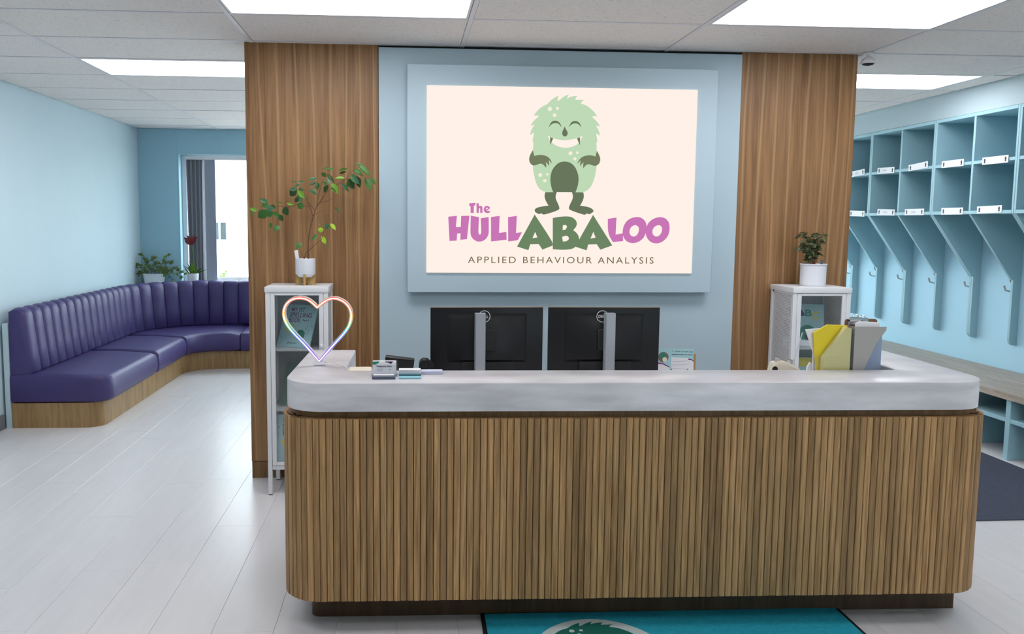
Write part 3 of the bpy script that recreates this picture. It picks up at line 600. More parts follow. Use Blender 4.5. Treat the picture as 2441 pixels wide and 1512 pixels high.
# ================================================================== LOCKERS
def bracket(y0, y1):
    p = [(0, 1.645), (.360, 1.150), (.372, 1.150), (.372, .70), (.380, .672), (.40, .655), (.434, .650), (.434, 1.645)]
    m = MB(); m.prism(p, y0, y1, Matrix(((1, 0, 0, 0), (0, 0, 1, 0), (0, 1, 0, 0), (0, 0, 0, 1)))); return m
def locker(y0, label):
    t = thing('cubby_unit', (XR, y0, 0), label, 'cubby', group='blue coat cubby units along the locker wall')
    for a, b in ((.001, .021), (.879, .899)):
        MB().box(-.004, .432, a, b, 1.643, 2.388, .0015, 1).build('side_panel', M['lock'], t)
        bracket(a, b).build('bracket', M['lock'], t)
    MB().box(-.002, .432, .440, .462, 1.668, 2.362, .0015, 1).build('divider', M['lock'], t)
    bracket(.440, .462).build('bracket', M['lock'], t)
    MB().box(-.005, .432, .021, .879, 2.362, 2.388, .0015, 1).build('top_panel', M['lock'], t)
    MB().box(-.005, .432, .021, .879, 1.643, 1.668, .0015, 1).build('bottom_panel', M['lock'], t)
    for a, b in ((.021, .440), (.462, .879)): MB().box(-.003, .432, a, b, 2.010, 2.034, .0015, 1).build('shelf', M['lock'], t)
    MB().box(.422, .434, .021, .879, 1.668, 2.362).build('back_panel', M['lock'], t, smooth=0)
locker(4.55, 'blue cubby unit nearest the viewer, cut off by the picture edge')
locker(5.45, 'first complete blue cubby unit from the picture edge, two columns wide')
locker(6.35, 'second complete blue cubby unit from the picture edge, in the middle of the row')
locker(7.25, 'far blue cubby unit of the row, partly behind the wood wall')
locker(8.15, 'last blue cubby unit at the far end of the row')
SB = thing('shoe_cubby_row', (3.99, 4.55, 0), 'pale blue open shoe cubbies under the bench', 'cubby')
for k in range(10):
    MB().box(0, .62, .45*k+.09, .45*k+.135, 0, .408, .002, 1).build('partition', M['lock'], SB)
for k in range(9): MB().box(.001, .62, .45*k+.135, .45*k+.54, .252, .280, .002, 1).build('shelf', M['lock'], SB)
MB().box(.605, .62, .09, 4.19, .0, .408).build('back_panel', M['lock'], SB, smooth=0)
tag(MB().box(3.965, 4.62, 4.56, 9.05, .408, .452, .003, 1).build('bench_top', M['benchwood']), 'long wood-topped bench under the coat hooks', 'bench')

def hook(y, label):
    t = thing('coat_hook', (4.624, y, 1.10), label, 'hook', group='double coat hooks on the locker wall'); t.scale = (1.35, 1.35, 1.35)
    pm = MB(); pm.prism(rrect(-.011, .011, -.032, .032, .01), -.004, 0, Matrix(((0, 0, 1, 0), (1, 0, 0, 0), (0, 1, 0, 0), (0, 0, 0, 1)))); pm.build('plate', M['chrome'], t)
    MB().tube([(-.003, 0, -.018), (-.03, 0, -.03), (-.058, 0, -.022), (-.068, 0, .004)], [.006, .006, .0055, .0065], 10).build('lower_prong', M['chrome'], t)
    MB().tube([(-.003, 0, .012), (-.022, 0, .016), (-.034, 0, .034), (-.036, 0, .05)], [.006, .006, .0055, .007], 10).build('upper_prong', M['chrome'], t)
for y, lb in ((5.94, 'chrome coat hook nearest the viewer, in the first open bay from the picture edge'), (6.39, 'second chrome coat hook from the picture edge'),
              (6.85, 'third chrome coat hook from the picture edge'), (7.31, 'fourth chrome coat hook from the picture edge'), (7.77, 'fifth chrome coat hook, beside the white cabinet plant'), (8.22, 'farthest chrome coat hook, half hidden by the wood wall')):
    hook(y, lb)
mark = [(-.5, -.9), (.5, -.9), (.35, -.3), (.55, .2), (.3, .9), (-.3, .9), (-.55, .2), (-.35, -.3)]
def name_tag(yc, zc, w_, h_, tilt, label, ink):
    t = thing('name_tag', (4.183, yc, zc), label, 'tag', group='paper name tags on the cubby shelves')
    t.rotation_euler = (tilt, 0, 0)
    MB().box(-.0018, 0, -w_/2, w_/2, -h_/2, h_/2).build('paper', M['paper'], t, smooth=0)
    R_ = (PI/2, 0, -PI/2)
    for sy in (-1, 1): put('printed_mark', flat([[(x*.017, y*.018) for x, y in mark]], .0005), M['ink_dark'], t, (-.0022, sy*(w_/2-.026), 0), R_)
    if ink:
        z = [(-.028+.056*k/8, .007*math.sin(k*2.3+ink)) for k in range(9)]
        put('handwriting', flat([[(x, y+.0015) for x, y in z]+[(x, y-.0015) for x, y in reversed(z)]], .0005), M['ink_blue'], t, (-.0022, .01, 0), R_)
for i, (a, b, z, tl, ink) in enumerate([(5.793, 5.524, 2.024, 0.0, 0), (6.25, 5.986, 2.032, .0, 0), (6.677, 6.417, 2.040, -.06, 0), (7.133, 6.872, 2.036, .03, 3), (7.58, 7.335, 2.040, -.06, 1)]):
    name_tag((a+b)/2, z, abs(a-b)*.97, .052, tl, ['white name tag on the middle shelf, nearest the picture edge', 'white name tag on the middle shelf, second from the picture edge', 'tilted white name tag on the middle shelf, third from the picture edge', 'curled white name tag with blue writing on the middle shelf, fourth along', 'white name tag with blue writing on the middle shelf, beside the wood wall'][i], ink)
for i, (a, b, z, tl, ink) in enumerate([(5.814, 5.554, 1.674, -.02, 0), (6.219, 5.96, 1.668, .0, 0), (6.694, 6.429, 1.668, .0, 2), (7.098, 6.831, 1.672, .03, 1), (7.56, 7.298, 1.666, .03, 0)]):
    name_tag((a+b)/2, z, abs(a-b)*.97, .052, tl, ['white name tag on the bottom shelf edge, nearest the picture edge', 'white name tag on the bottom shelf edge, second from the picture edge', 'crumpled name tag on the bottom shelf edge, third from the picture edge', 'folded name tag with blue writing on the bottom shelf edge, fourth along', 'white name tag on the bottom shelf edge, beside the wood wall'][i], ink)
sh = MB(); sh.loops([[(x, y0*w2, z) for y0, z in ((-1, 0), (-1, h*.6), (-.5, h), (.5, h), (1, h*.6), (1, 0))] for x, w2, h in ((0, .020, .03), (.03, .036, .05), (.1, .036, .05), (.17, .042, .035), (.23, .040, .03), (.262, .022, .018))])
tag(sh.build('shoe', M['dark'], loc=(4.30, 5.60, 0), rot=(0, 0, 1.35)), 'black slip-on shoe in a lower cubby under the bench', 'shoe')

# ================================================================== MATS
cm = MB(); cm.box(2.62, 3.945, 4.015, 6.4, 0, .008, .002, 1); tag(cm.build('floor_mat', M['charcoal']), 'plain charcoal floor mat beside the reception desk', 'mat')
TM = thing('logo_mat', (1.011, 2.55, 0), 'teal floor mat with black border and green creature emblem in front of the desk', 'mat', math.radians(-.8))
hw, hd = .727, .553
bo = MB(); bo.prism([(-hw, -hd), (hw, -hd), (hw, hd), (-hw, hd)], 0, .005); bo.build('border', M['matblack'], TM, smooth=0)
MB().box(-hw+.016, hw-.016, -hd+.016, hd-.012, .005, .0085).build('carpet', M['teal'], TM, smooth=0)
ks = .82; ec = (1.2405, 1.95)     # emblem on the mat, copied from the sign's outline
eb = [((x*1e-4-.92-.41)*ks+.015, (z*1e-4-2.29)*ks+.447) for x, z in smooth_loop(EMBLEM['body'], 1)]
cx = sum(p[0] for p in eb)/len(eb)
put('halo', flat([circle(cx, .17, .262, 48, .312)], .0006), M['matwhite'], TM, (0, 0, .0089), (0, 0, 0))
put('creature_body', flat([eb], .0006), M['matgreen'], TM, (0, 0, .0096), (0, 0, 0))
for (x, z, r) in DOTS[:3]: put('spot', flat([circle((x*1e-4-1.33)*ks+.015, (z*1e-4-2.29)*ks+.447, r*1e-4*ks, 12)], .0006), M['matwhite'], TM, (0, 0, .0102), (0, 0, 0))

# ================================================================== GLASS CABINETS
def cabinet(x, y, label):
    t = thing('display_cabinet', (x, y, 0), label, 'cabinet', group='white glass-door cabinets against the wood wall')
    w_, d_, h_ = .345, .30, 1.19; s = .024
    for a, b in ((0, 0), (w_-s, 0), (0, d_-s), (w_-s, d_-s)):
        lg = MB().box(a, a+s, b, b+s, .004, 1.158, .0015, 1).build('leg', M['white'], t)
        MB().box(a+.002, a+s-.002, b+.002, b+s-.002, 0, .004).build('foot', M['dark'], lg, smooth=0)
    MB().box(-.004, w_+.004, -.004, d_+.002, 1.158, h_, .003, 2).build('top_panel', M['white'], t)
    MB().box(s, w_-s, .004, d_-.004, .146, .170, .002, 1).build('bottom_panel', M['white'], t)
    MB().box(s, w_-s, d_-.012, d_-.006, .170, 1.158).build('back_panel', M['cabinner'], t, smooth=0)
    for a in (.006, w_-.010):
        MB().box(a, a+.004, s, d_-s, .170, 1.158).build('side_panel', M['perf'], t, smooth=0)
        rm = MB(); b = .012
        for q in ((s, s+b, .170, 1.158), (d_-s-b, d_-s, .170, 1.158), (s, d_-s, 1.158-b, 1.158), (s, d_-s, .170, .170+b)): rm.box(a-.001, a+.005, q[0], q[1], q[2], q[3])
        rm.build('side_frame', M['white'], t, smooth=0)
    for z in (.488, .832): MB().box(.012, w_-.012, .02, d_-.014, z-.008, z, .001, 1).build('shelf', M['cabinner'], t)
    dr = MB(); e = .024; x0, x1, z0, z1 = s+.002, w_-s-.002, .172, 1.156
    for q in ((x0, x0+e, z0, z1), (x1-e, x1, z0, z1), (x0+e, x1-e, z0, z0+e-.006), (x0+e, x1-e, z1-.014, z1)): dr.box(q[0], q[1], 0, .014, q[2], q[3], .0015, 1)
    dr = dr.build('door', M['white'], t)
    MB().box(x0+e-.003, x1-e+.003, .006, .009, z0+.015, z1-.012).build('glass_pane', M['cabglass'], dr, smooth=0)
    MB().lathe([(0, -.002), (.009, -.002), (.009, .010), (.006, .013), (0, .0135)], (0, 0, 0), 16, Matrix.Translation((x1-e/2, 0, .858)) @ Matrix.Rotation(PI/2, 4, 'X')).build('knob', M['white'], dr)
    return t
cabinet(-.785, 4.604, 'white metal glass-door cabinet beside the neon heart')
cabinet(2.238, 4.604, 'white metal glass-door cabinet behind the paper files')

def book(loc, rot, label, kind, w_=.205, h_=.262):
    t = thing('picture_book', loc, label, 'book'); t.rotation_euler = rot
    cv = MB().box(0, w_, 0, .010, 0, h_, .001, 1).build('cover', M['cover'] if kind != 2 else M['cover_green'], t)
    MB().box(.003, w_-.002, .002, .008, h_-.0025, h_+.0004).build('pages', M['paper'], t, smooth=0)
    def ink(n, loops, m_, lay=0): return put(n, flat(loops, .0004), M[m_], t, (0, -.0004-.0003*lay, 0))
    def wr_(tx, x0, x1, z0, z1, m_, b=.015): return put('title', wrt(tx, x0*w_, x1*w_, z0*h_, z1*h_, b, depth=.0004), M[m_], t, (0, -.0006, 0))
    if kind == 0:
        wr_('MY 1ST', .22, .62, .83, .93, 'ink_purple'); wr_('SPELLING', .20, .86, .70, .81, 'ink_purple'); wr_('BOOK', .20, .56, .58, .69, 'ink_purple')
        wr_('Part 1', .62, .80, .61, .66, 'ink_dark', .01)
        ink('sun', [circle(.28*w_, .44*h_, .024, 20)], 'ink_yellow')
        for q in (-.01, .008): ink('sun_eye', [circle(.28*w_+q, .455*h_, .003, 8)], 'ink_dark', 1)
        ink('creature', [[(.52*w_, .22*h_), (.50*w_, .32*h_), (.56*w_, .40*h_), (.66*w_, .42*h_), (.76*w_, .36*h_), (.77*w_, .25*h_), (.70*w_, .18*h_), (.60*w_, .17*h_)]], 'ink_green')
        wr_('Hullabaloo', .30, .58, .085, .12, 'ink_dark', .005)
        rr = random.Random(3)
        for k in range(34):
            x, z, a = rr.uniform(.05, .95)*w_, rr.uniform(.05, .97)*h_, rr.uniform(0, 3.1)
            if .18 < x/w_ < .88 and .56 < z/h_ < .94: continue
            u = Vector((math.cos(a), math.sin(a)))*.0042; v = Vector((-u.y, u.x))*.28
            ink('sprinkle', [[(x+u.x+v.x, z+u.y+v.y), (x-u.x+v.x, z-u.y+v.y), (x-u.x-v.x, z-u.y-v.y), (x+u.x-v.x, z+u.y-v.y)]], 'ink_dark')
    elif kind == 1:
        ink('hair', [smooth_loop([(.02*w_, .72*h_), (.03*w_, .86*h_), (.2*w_, .93*h_), (.38*w_, .90*h_), (.48*w_, .82*h_), (.53*w_, .72*h_), (.46*w_, .70*h_), (.3*w_, .69*h_), (.12*w_, .66*h_)])], 'ink_deep')
        ink('stroke', [[(.08*w_, .86*h_), (.14*w_, .78*h_), (.25*w_, .75*h_), (.36*w_, .78*h_), (.36*w_, .75*h_), (.25*w_, .71*h_), (.11*w_, .75*h_), (.04*w_, .85*h_)]], 'ink_yellow', 1)
        wr_('B', .53, .70, .70, .86, 'ink_green', .03); wr_('C', .70, .88, .64, .82, 'ink_yellow', .02)
        ink('body', [[(0, .20*h_), (0, .66*h_), (.12*w_, .60*h_), (.38*w_, .48*h_), (.34*w_, .20*h_)]], 'ink_plum')
        ink('creature', [smooth_loop([(.38*w_, .20*h_), (.38*w_, .38*h_), (.50*w_, .49*h_), (.66*w_, .50*h_), (.80*w_, .40*h_), (.80*w_, .18*h_), (.60*w_, .14*h_), (.45*w_, .15*h_)])], 'ink_green')
        ink('belly', [circle(.62*w_, .22*h_, .022, 18)], 'ink_dark', 1)
        wr_('Hullabaloo', .05, .38, .045, .08, 'ink_dark', .005)
        ink('band', [[(0, .0), (w_, .0), (w_, .12*h_), (0, .14*h_)]], 'ink_white', -.4)
    elif kind == 3:
        ink('band', [[(0, .80*h_), (w_, .80*h_), (w_, .99*h_), (0, .99*h_)]], 'ink_yellow')
        ink('hills', [smooth_loop([(0, .30*h_), (0, .68*h_), (.3*w_, .74*h_), (.6*w_, .66*h_), (w_, .76*h_), (w_, .30*h_)])], 'ink_green', 1)
        ink('field', [[(0, .05*h_), (w_, .05*h_), (w_, .5*h_), (0, .45*h_)]], 'ink_yellow')
    return t
book((-.752, 4.757, .833), (-.45, 0, -.40), 'aqua spelling book leaning on the top shelf of the cabinet behind the neon heart', 0, .215, .262)
book((-.742, 4.750, .489), (-.40, 0, -.35), 'dark green book standing on the middle cabinet shelf below the spelling book', 2)
book((-.752, 4.64, .1705), (-.05, 0, .05), 'aqua spelling book on the bottom shelf of the cabinet beside the neon heart', 0, .225, .285)
book((2.262, 4.757, .833), (-.45, 0, -.40), 'aqua alphabet book with a purple animal in the cabinet behind the paper files', 1, .225, .270)
book((2.275, 4.70, .489), (-.20, 0, -.10), 'yellow and green picture book low in the cabinet behind the paper files', 3, .225, .275)
# ================================================================== MONITORS
WS = .79          # work surface height
def monitor(x, y, rz, label, ex, sxo):
    t = thing('monitor', (x, y, WS), label, 'monitor', rz, 'monitors on the reception desk')
    w_, z0, z1 = .268, .040, .362                      # half width, bottom, top
    sc = MB(); sc.box(-w_, w_, -.008, .012, z0, z1, .004, 2)
    sc.loops([[(-.19, -.007, .10), (.19, -.007, .10), (.19, -.007, .335), (-.19, -.007, .335)], [(-.165, -.026, .115), (.165, -.026, .115), (.165, -.026, .31), (-.165, -.026, .31)]])
    sc.build('screen_housing', M['black'], t)
    MB().box(-w_+.006, w_-.006, .0115, .0128, z0+.012, z1-.006).build('screen', M['dark'], t, smooth=0)
    MB().box(-w_, w_, -.0095, .013, z1-.001, z1+.0025, .001, 1).build('top_edge', M['ink_brown'], t)
    MB().box(-.12, .13, -.030, -.024, .055, .105, .003, 1).build('port_recess', M['dark'], t)
    for k in (-.075, -.045, .05): MB().box(k, k+.016, -.0325, -.029, .052, .062, .001, 1).build('socket', M['silver'], t)
    sp = MB(); sp.prism([(-.024, -.085), (-.021, -.092), (.021, -.092), (.024, -.085), (.024, -.045), (-.024, -.045)], .008, .342)
    sp.build('stand_column', M['silver'], t, (sxo, 0, 0))
    MB().box(-.035, .035, -.046, -.022, .16, .26, .003, 1).build('mount_block', M['dark'], t)
    bs = MB(); bs.prism(rrect(-.12, .12, -.14, .06, .012), 0, .009); bs.build('base', M['silver'], t, (sxo, 0, 0))
    put('ring_emblem', flat([circle(0, 0, .0285, 40), circle(0, 0, .0255, 40)], .001), M['ink_white'], t, (ex, -.0275, .322))
    put_letters('letter', wrt('DELL', -.019, .019, -.0065, .0065, .03), M['ink_white'], t, (ex, -.0275, .322), UP)
    return t
monitor(.380, 3.850, math.radians(1.4), 'left of the two black monitors seen from behind, nearer the desk phone', -.016, -.040)
monitor(.942, 3.850, math.radians(-1.6), 'right of the two black monitors seen from behind, nearer the brochure stand', -.013, .014)

# ================================================================== NEON HEART
HT = thing('neon_heart', (-.354, 3.335, .966), 'rainbow neon heart lamp on a small clear base on the left end of the counter', 'lamp')
hp = smooth_loop([(x+.354, z-.966) for x, z in HEART], 2, 70)
hp3 = [(x, 0, z) for x, z in hp]
MB().tube([(x, -.006, z) for x, _, z in hp3], .0056, 10, closed=True).build('neon_tube', M['neon'], HT)
MB().tube([(x, -.0105, z) for x, _, z in hp3], .0026, 6, closed=True).build('light_core', M['neon_core'], HT)
bk = MB(); n = len(hp)
secs = []
for i, (x, z) in enumerate(hp):
    a = Vector(hp[i-1]); b = Vector(hp[(i+1) % n]); d = (b-a).normalized(); nn = Vector((-d.y, d.x))*.0072
    secs.append([(x+nn.x, -.004, z+nn.y), (x+nn.x, .018, z+nn.y), (x-nn.x, .018, z-nn.y), (x-nn.x, -.004, z-nn.y)])
bk.loops(secs+[secs[0]], cap=False); bmesh.ops.remove_doubles(bk.bm, verts=bk.bm.verts, dist=1e-5); bk.build('silicone_back', M['silicone'], HT)
MB().box(-.027, .027, -.018, .026, 0, .017, .004, 2).build('base', M['acrylic'], HT)
MB().box(-.012, .012, -.006, .014, .017, .026, .002, 1).build('socket', M['silicone'], HT)
MB().tube([(.015, .018, .008), (.04, .03, .012), (.07, .02, .004), (.10, -.03, .0025), (.118, -.075, .0022), (.125, -.10, -.004), (.127, -.098, -.08)], .0016, 6).build('cable', M['silicone'], HT)

# ================================================================== THINGS ON THE LEDGE
HC = thing('card_holder', (-.085, 3.10, .966), 'clear card holder with white business cards standing on the counter', 'card holder', math.radians(-1))
MB().box(-.050, .050, .0, .002, .002, .045, .0008, 1).build('front_plate', M['acrylic'], HC)
MB().box(-.050, .050, .022, .024, .002, .058, .0008, 1).build('back_plate', M['acrylic'], HC)
MB().box(-.050, .050, -.02, .05, 0, .0025, .0008, 1).build('foot', M['acrylic'], HC)
cd = MB().box(-.045, .045, .004, .020, .003, .056, .0015, 1).build('card_stack', M['paper'], HC)
put('print_green', flat([smooth_loop([(-.045, .055), (-.045, .043), (-.036, .042), (-.028, .046), (-.021, .050), (-.020, .0555)])], .0003), M['ink_green'], cd, (0, .0036, 0))
put('print_purple', flat([smooth_loop([(.002, .0555), (.006, .051), (.012, .052), (.019, .048), (.026, .046), (.034, .0555)])], .0003), M['ink_deep'], cd, (0, .0036, 0))
put('print_name', wrt('Viteksha Patr', -.032, .030, .033, .040, .02, depth=.0003), M['dark'], cd, (0, .0036, 0))
for k, (x1, z) in enumerate(((-.004, .029), (-.006, .024), (-.004, .021), (-.010, .018))): put('print_line', flat([[(-.028, z), (x1, z), (x1, z+.0008), (-.028, z+.0008)]], .0003), M['ink_brown'], cd, (0, .0036, 0))
put('print_mark', flat([[(.017, .019), (.021, .0215), (.023, .027), (.019, .024)]], .0003), M['ink_dark'], cd, (0, .0036, 0))
def cards(x, y, w_, d_, h_, mt, label, z=.966, tray=False, rz=0.0):
    t = thing('card_stack', (x, y, z), label, 'cards', rz)
    n_ = max(2, int(h_/.004))
    for k in range(n_):
        MB().box(-w_/2, w_/2, -d_/2, d_/2, h_*k/n_+.0002, h_*(k+1)/n_-.0002, .0004, 1).build('card_layer', M[mt], t, (random.uniform(-.0008, .0008), random.uniform(-.0008, .0008), 0))
    return t
cards(-.086, 3.037, .086, .022, .010, 'cardslate', 'slate grey stack of cards lying in front of the card holder')
tagc = cards(-.086, 3.055, .076, .014, .014, 'paper', 'white strip of cards on top of the slate stack', .966)
tagc['label'] = 'white stack of cards between the slate stack and the card holder'
cards(.012, 3.046, .084, .030, .006, 'cardaqua', 'aqua stack of cards lying right of the card holder')
cards(.012, 3.085, .084, .030, .012, 'cardteal', 'darker teal stack of cards behind the aqua cards')
cards(.012, 3.135, .084, .040, .020, 'paper', 'white stack of cards behind the teal cards')
cards(.098, 3.150, .082, .044, .012, 'lavender', 'pale lavender stack of cards nearest the left monitor')
# white box behind the ledge
wbx = MB(); wbx.box(-.05, .05, -.06, .06, 0, .160, .012, 3); tag(wbx.build('white_box', M['cream'], loc=(-.192, 3.345, WS)), 'low white box behind the ledge beside the neon heart cable', 'box')
# ================================================================== DESK PHONE
PH = thing('desk_phone', (.020, 3.60, WS), 'black desk phone behind the ledge, left of the monitors', 'phone', 0)
bd = MB(); bd.loops([[(x, -.02, .0), (x, .13, 0), (x, .13, .05), (x, -.02, .115)] for x in (-.10, .10)]); bd.build('body', M['dark'], PH)
dm = MB(); dm.box(-.076, .052, -.012, .012, -.045, .045, .006, 2); dm.build('display', M['black'], PH, (-.042, -.02, .128), (.35, .12, 0))
hs = MB(); hs.loops([[(.034, y, .04), (.034, y, .140), (.040, y, .150), (.052, y, .160), (.072, y, .158), (.098, y, .135), (.104, y, .11), (.104, y, .04)] for y in (-.05, -.02, .03)]); hs.box(.040, .074, -.056, .05, .128, .152, .006, 2); hs.build('handset', M['black'], PH)
MB().tube([(.07, -.03, .10), (.10, -.05, .06), (.12, -.02, .02), (.10, .05, .008)], .005, 8).build('cord', M['dark'], PH)
# ================================================================== BROCHURE STAND
BS = thing('brochure_stand', (1.322, 3.955, WS), 'small wooden brochure stand with an aqua map leaflet beside the right monitor', 'brochure stand', math.radians(-4))
BS.scale = (.86, .86, .86)
wd = MB(); wd.loops([[(x, -.01, 0), (x, .05, 0), (x, .012, .140), (x, .0, .140)] for x in (.118, .128)]); wd.build('side_plate', M['stand'], BS, smooth=0)
wd = MB(); wd.loops([[(x, -.01, 0), (x, .05, 0), (x, .012, .140), (x, .0, .140)] for x in (-.128, -.118)]); wd.build('side_plate', M['stand'], BS, smooth=0)
MB().box(-.118, .118, .0, .05, 0, .008).build('shelf_plate', M['stand'], BS, smooth=0)
lf = MB().box(-.115, .117, -.001, .002, 0, .162, .0006, 1).build('leaflet', M['cover'], BS, (0, -.008, .008), (-.06, 0, 0))
def lp(nm, loops, m_, lay=0): return put(nm, flat(loops, .0004), M[m_], lf, (0, -.0014-.0004*lay, 0))
lp('map', [[(-.012, 0), (.085, 0), (.085, .108), (-.012, .112)]], 'ink_white')
lp('map_green', [[(-.012, 0), (.01, 0), (-.012, .05)]], 'leaf3', 1); lp('map_blue', [[(.055, 0), (.085, 0), (.085, .05)]], 'ink_blue', 1)
for k in range(5):
    a = random.uniform(0, 1); lp('map_road', [[(-.008, .02*k+.005), (.08, .02*k+.02*a), (.08, .02*k+.0215*a+.001), (-.008, .02*k+.0068)]], 'silver', 1)
lp('white_block', [[(.086, 0), (.117, 0), (.117, .088), (.104, .096), (.086, .098)]], 'ink_white', 1)
lp('plum_band', [[(.086, .098), (.104, .096), (.117, .086), (.117, .092), (.104, .102), (.086, .104)]], 'ink_plum', 2)
lp('photo', [circle(-.058, .112, .030, 24)], 'ink_brown'); lp('photo_green', [circle(-.060, .120, .018, 16)], 'ink_green', 1); lp('photo_skin', [circle(-.050, .098, .014, 14)], 'cream', 2)
lp('plum_band', [[(-.115, .078), (-.06, .070), (-.024, .052), (-.024, .058), (-.06, .077), (-.115, .085)]], 'ink_plum', 2)
lp('white_block', [[(-.115, 0), (-.022, 0), (-.024, .052), (-.06, .070), (-.115, .078)]], 'ink_white', 1)
for (a, b) in ((-.008, -.004), (.006, .040), (.046, .056), (.062, .086), (.090, .112)):
    q = [(a+(b-a)*k/8, .146-.03*a+.0022*math.sin(k*2.6+a*90)) for k in range(9)]
    lp('headline_stroke', [[(x, z+.0014) for x, z in q]+[(x, z-.0014) for x, z in reversed(q)]], 'leaf3', 1)
for (a, b) in ((-.010, .030), (.033, .060), (.064, .078), (.082, .110)): lp('subhead_stroke', [[(a, .1265-.03*a), (b, .1265-.03*b), (b, .130-.03*b), (a, .130-.03*a)]], 'ink_dark', 1)
# ================================================================== PAPER FILES
MX = Matrix(((1, 0, 0, 0), (0, 0, 1, 0), (0, 1, 0, 0), (0, 0, 0, 1)))      # outline in XZ, extruded along Y
def mfile(prof, y0, y1, mt, name, label, x0):
    """magazine file: two shaped side walls, floor and end walls, open at the top"""
    t = thing(name, (x0, y0, WS), label, 'magazine file'); k = .0025; d = y1-y0
    pr = [(x-x0, z) for x, z in prof]
    for q in ((0, k), (d-k, d)): m = MB(); m.prism(pr, q[0], q[1], MX); m.build('side_wall', M[mt], t, smooth=0)
    xs = [p[0] for p in pr if p[1] == 0]; a, b = min(xs), max(xs)
    MB().box(a, b, k, d-k, 0, k).build('bottom', M[mt], t, smooth=0)
    za = max(p[1] for p in pr if abs(p[0]-a) < 1e-6); MB().box(a, a+k, k, d-k, k, za).build('end_wall', M[mt], t, smooth=0)
    zb = max([p[1] for p in pr if abs(p[0]-b) < 1e-6]+[.03]); MB().box(b-k, b, k, d-k, k, zb).build('end_wall', M[mt], t, smooth=0)
    return t
mfile([(1.678, 0), (1.818, 0), (1.818, .345), (1.775, .345), (1.678, .225)], 3.205, 3.275, 'acrylic', 'magazine_file', 'clear sloped magazine file filled with yellow paper', 1.70)
mfile([(1.822, 0), (1.855, 0), (1.868, .17), (1.915, .28), (1.955, .335), (1.955, .348), (1.822, .348)], 3.205, 3.275, 'wire', 'mesh_file', 'silver wire mesh file right of the clear yellow file', 1.84)
mfile([(1.80, 0), (1.985, 0), (1.985, .320), (1.95, .335), (1.80, .335)], 3.282, 3.335, 'filegrey', 'grey_file', 'blue grey plastic file at the back, next to the right counter wing', 1.9)
def sheet(name, pts, y, th, mt, label, cat):
    m = MB(); m.prism(pts, -th/2, th/2, MX)
    return tag(m.build(name, M[mt], loc=(0, y, WS+.003), smooth=0), label, cat)
sheet('paper_stack', [(1.700, 0), (1.812, 0), (1.812, .338), (1.790, .344), (1.700, .22)], 3.225, .026, 'paleyellow', 'pale yellow paper stack in the clear sloped file', 'paper')
sheet('yellow_folder', [(1.700, .05), (1.81, .04), (1.81, .346), (1.725, .350), (1.668, .315)], 3.246, .008, 'yellow', 'bright yellow folder poking from the top of the clear file', 'folder')
sheet('white_sheets', [(1.682, 0), (1.79, 0), (1.79, .34), (1.64, .328), (1.677, .235)], 3.258, .006, 'paper', 'white sheets behind the bright yellow folder', 'paper')
sheet('white_folder', [(1.826, 0), (1.85, 0), (1.865, .2), (1.93, .335), (1.93, .362), (1.85, .366), (1.83, .358)], 3.218, .008, 'paper', 'white folder standing in the wire mesh file', 'folder')
def clipboard(x, y, rz, zt, w_, label):
    t = thing('clipboard', (x, y, WS+.004), label, 'clipboard', rz)
    pm = MB(); pm.prism(rrect(-w_, w_, 0, zt, .012), -.0015, .0015, MX); pm.build('board', M['hardboard'], t)
    cl = MB(); cl.loops([[(xx*k_, -.0015, zt-.03), (xx*k_, -.010, zt-.020), (xx*k_, -.015, zt-.006), (xx*k_, -.011, zt+.006), (xx*k_, -.004, zt-.004)] for xx, k_ in ((-.024, 1), (-.016, 1), (.016, 1), (.024, 1))]); cl.build('clip', M['chrome'], t)
    MB().tube([(-.03, -.007, zt-.010), (.03, -.007, zt-.010)], .0035, 8).build('clip_bar', M['dark'], t)
    lp_ = [(.012*math.cos(2*PI*k/14), -.010, zt+.004+.012*math.sin(2*PI*k/14)) for k in range(14)]; MB().tube(lp_, .0022, 6, closed=True).build('clip_ring', M['chrome'], t)
    return t
clipboard(1.842, 3.252, 0, .375, .020, 'brown clipboard in front, clip poking above the wire mesh file')
clipboard(1.900, 3.300, .0, .366, .070, 'brown clipboard behind the front clipboard, nearer the locker side')
# cream desk device with two metal knobs
DV = thing('desk_gadget', (1.600, 3.345, WS), 'cream curved desk gadget with two metal knobs behind the ledge', 'gadget', -.1)
dv = MB(); dv.loops([[(x, -.03, 0), (x, .03, 0), (x, .03, z-.01), (x, .022, z), (x, -.022, z), (x, -.03, z-.01)] for x, z in ((-.062, .150), (-.055, .178), (-.03, .186), (.0, .183), (.03, .172), (.055, .158), (.062, .14))]); dv.build('body', M['cream'], DV)
for x, z in ((-.032, .184), (.024, .173)): MB().lathe([(0, 0), (.011, 0), (.011, .014), (.0125, .015), (.0125, .018), (0, .019)], (x, 0, z), 18).build('knob', M['chrome'], DV)
MB().lathe([(0, 0), (.010, 0), (.012, .003), (0, .004)], (0, 0, 0), 16, Matrix.Translation((-.050, -.03, .155)) @ Matrix.Rotation(PI/2, 4, 'X')).build('dial', M['dark'], DV)
tag(MB().tube([(1.655, 3.40, WS), (1.668, 3.40, WS+.18), (1.700, 3.40, WS+.30)], [.003, .0032, .002], 8).build('white_stylus', M['pot']), 'thin white stylus leaning beside the yellow file', 'pen')
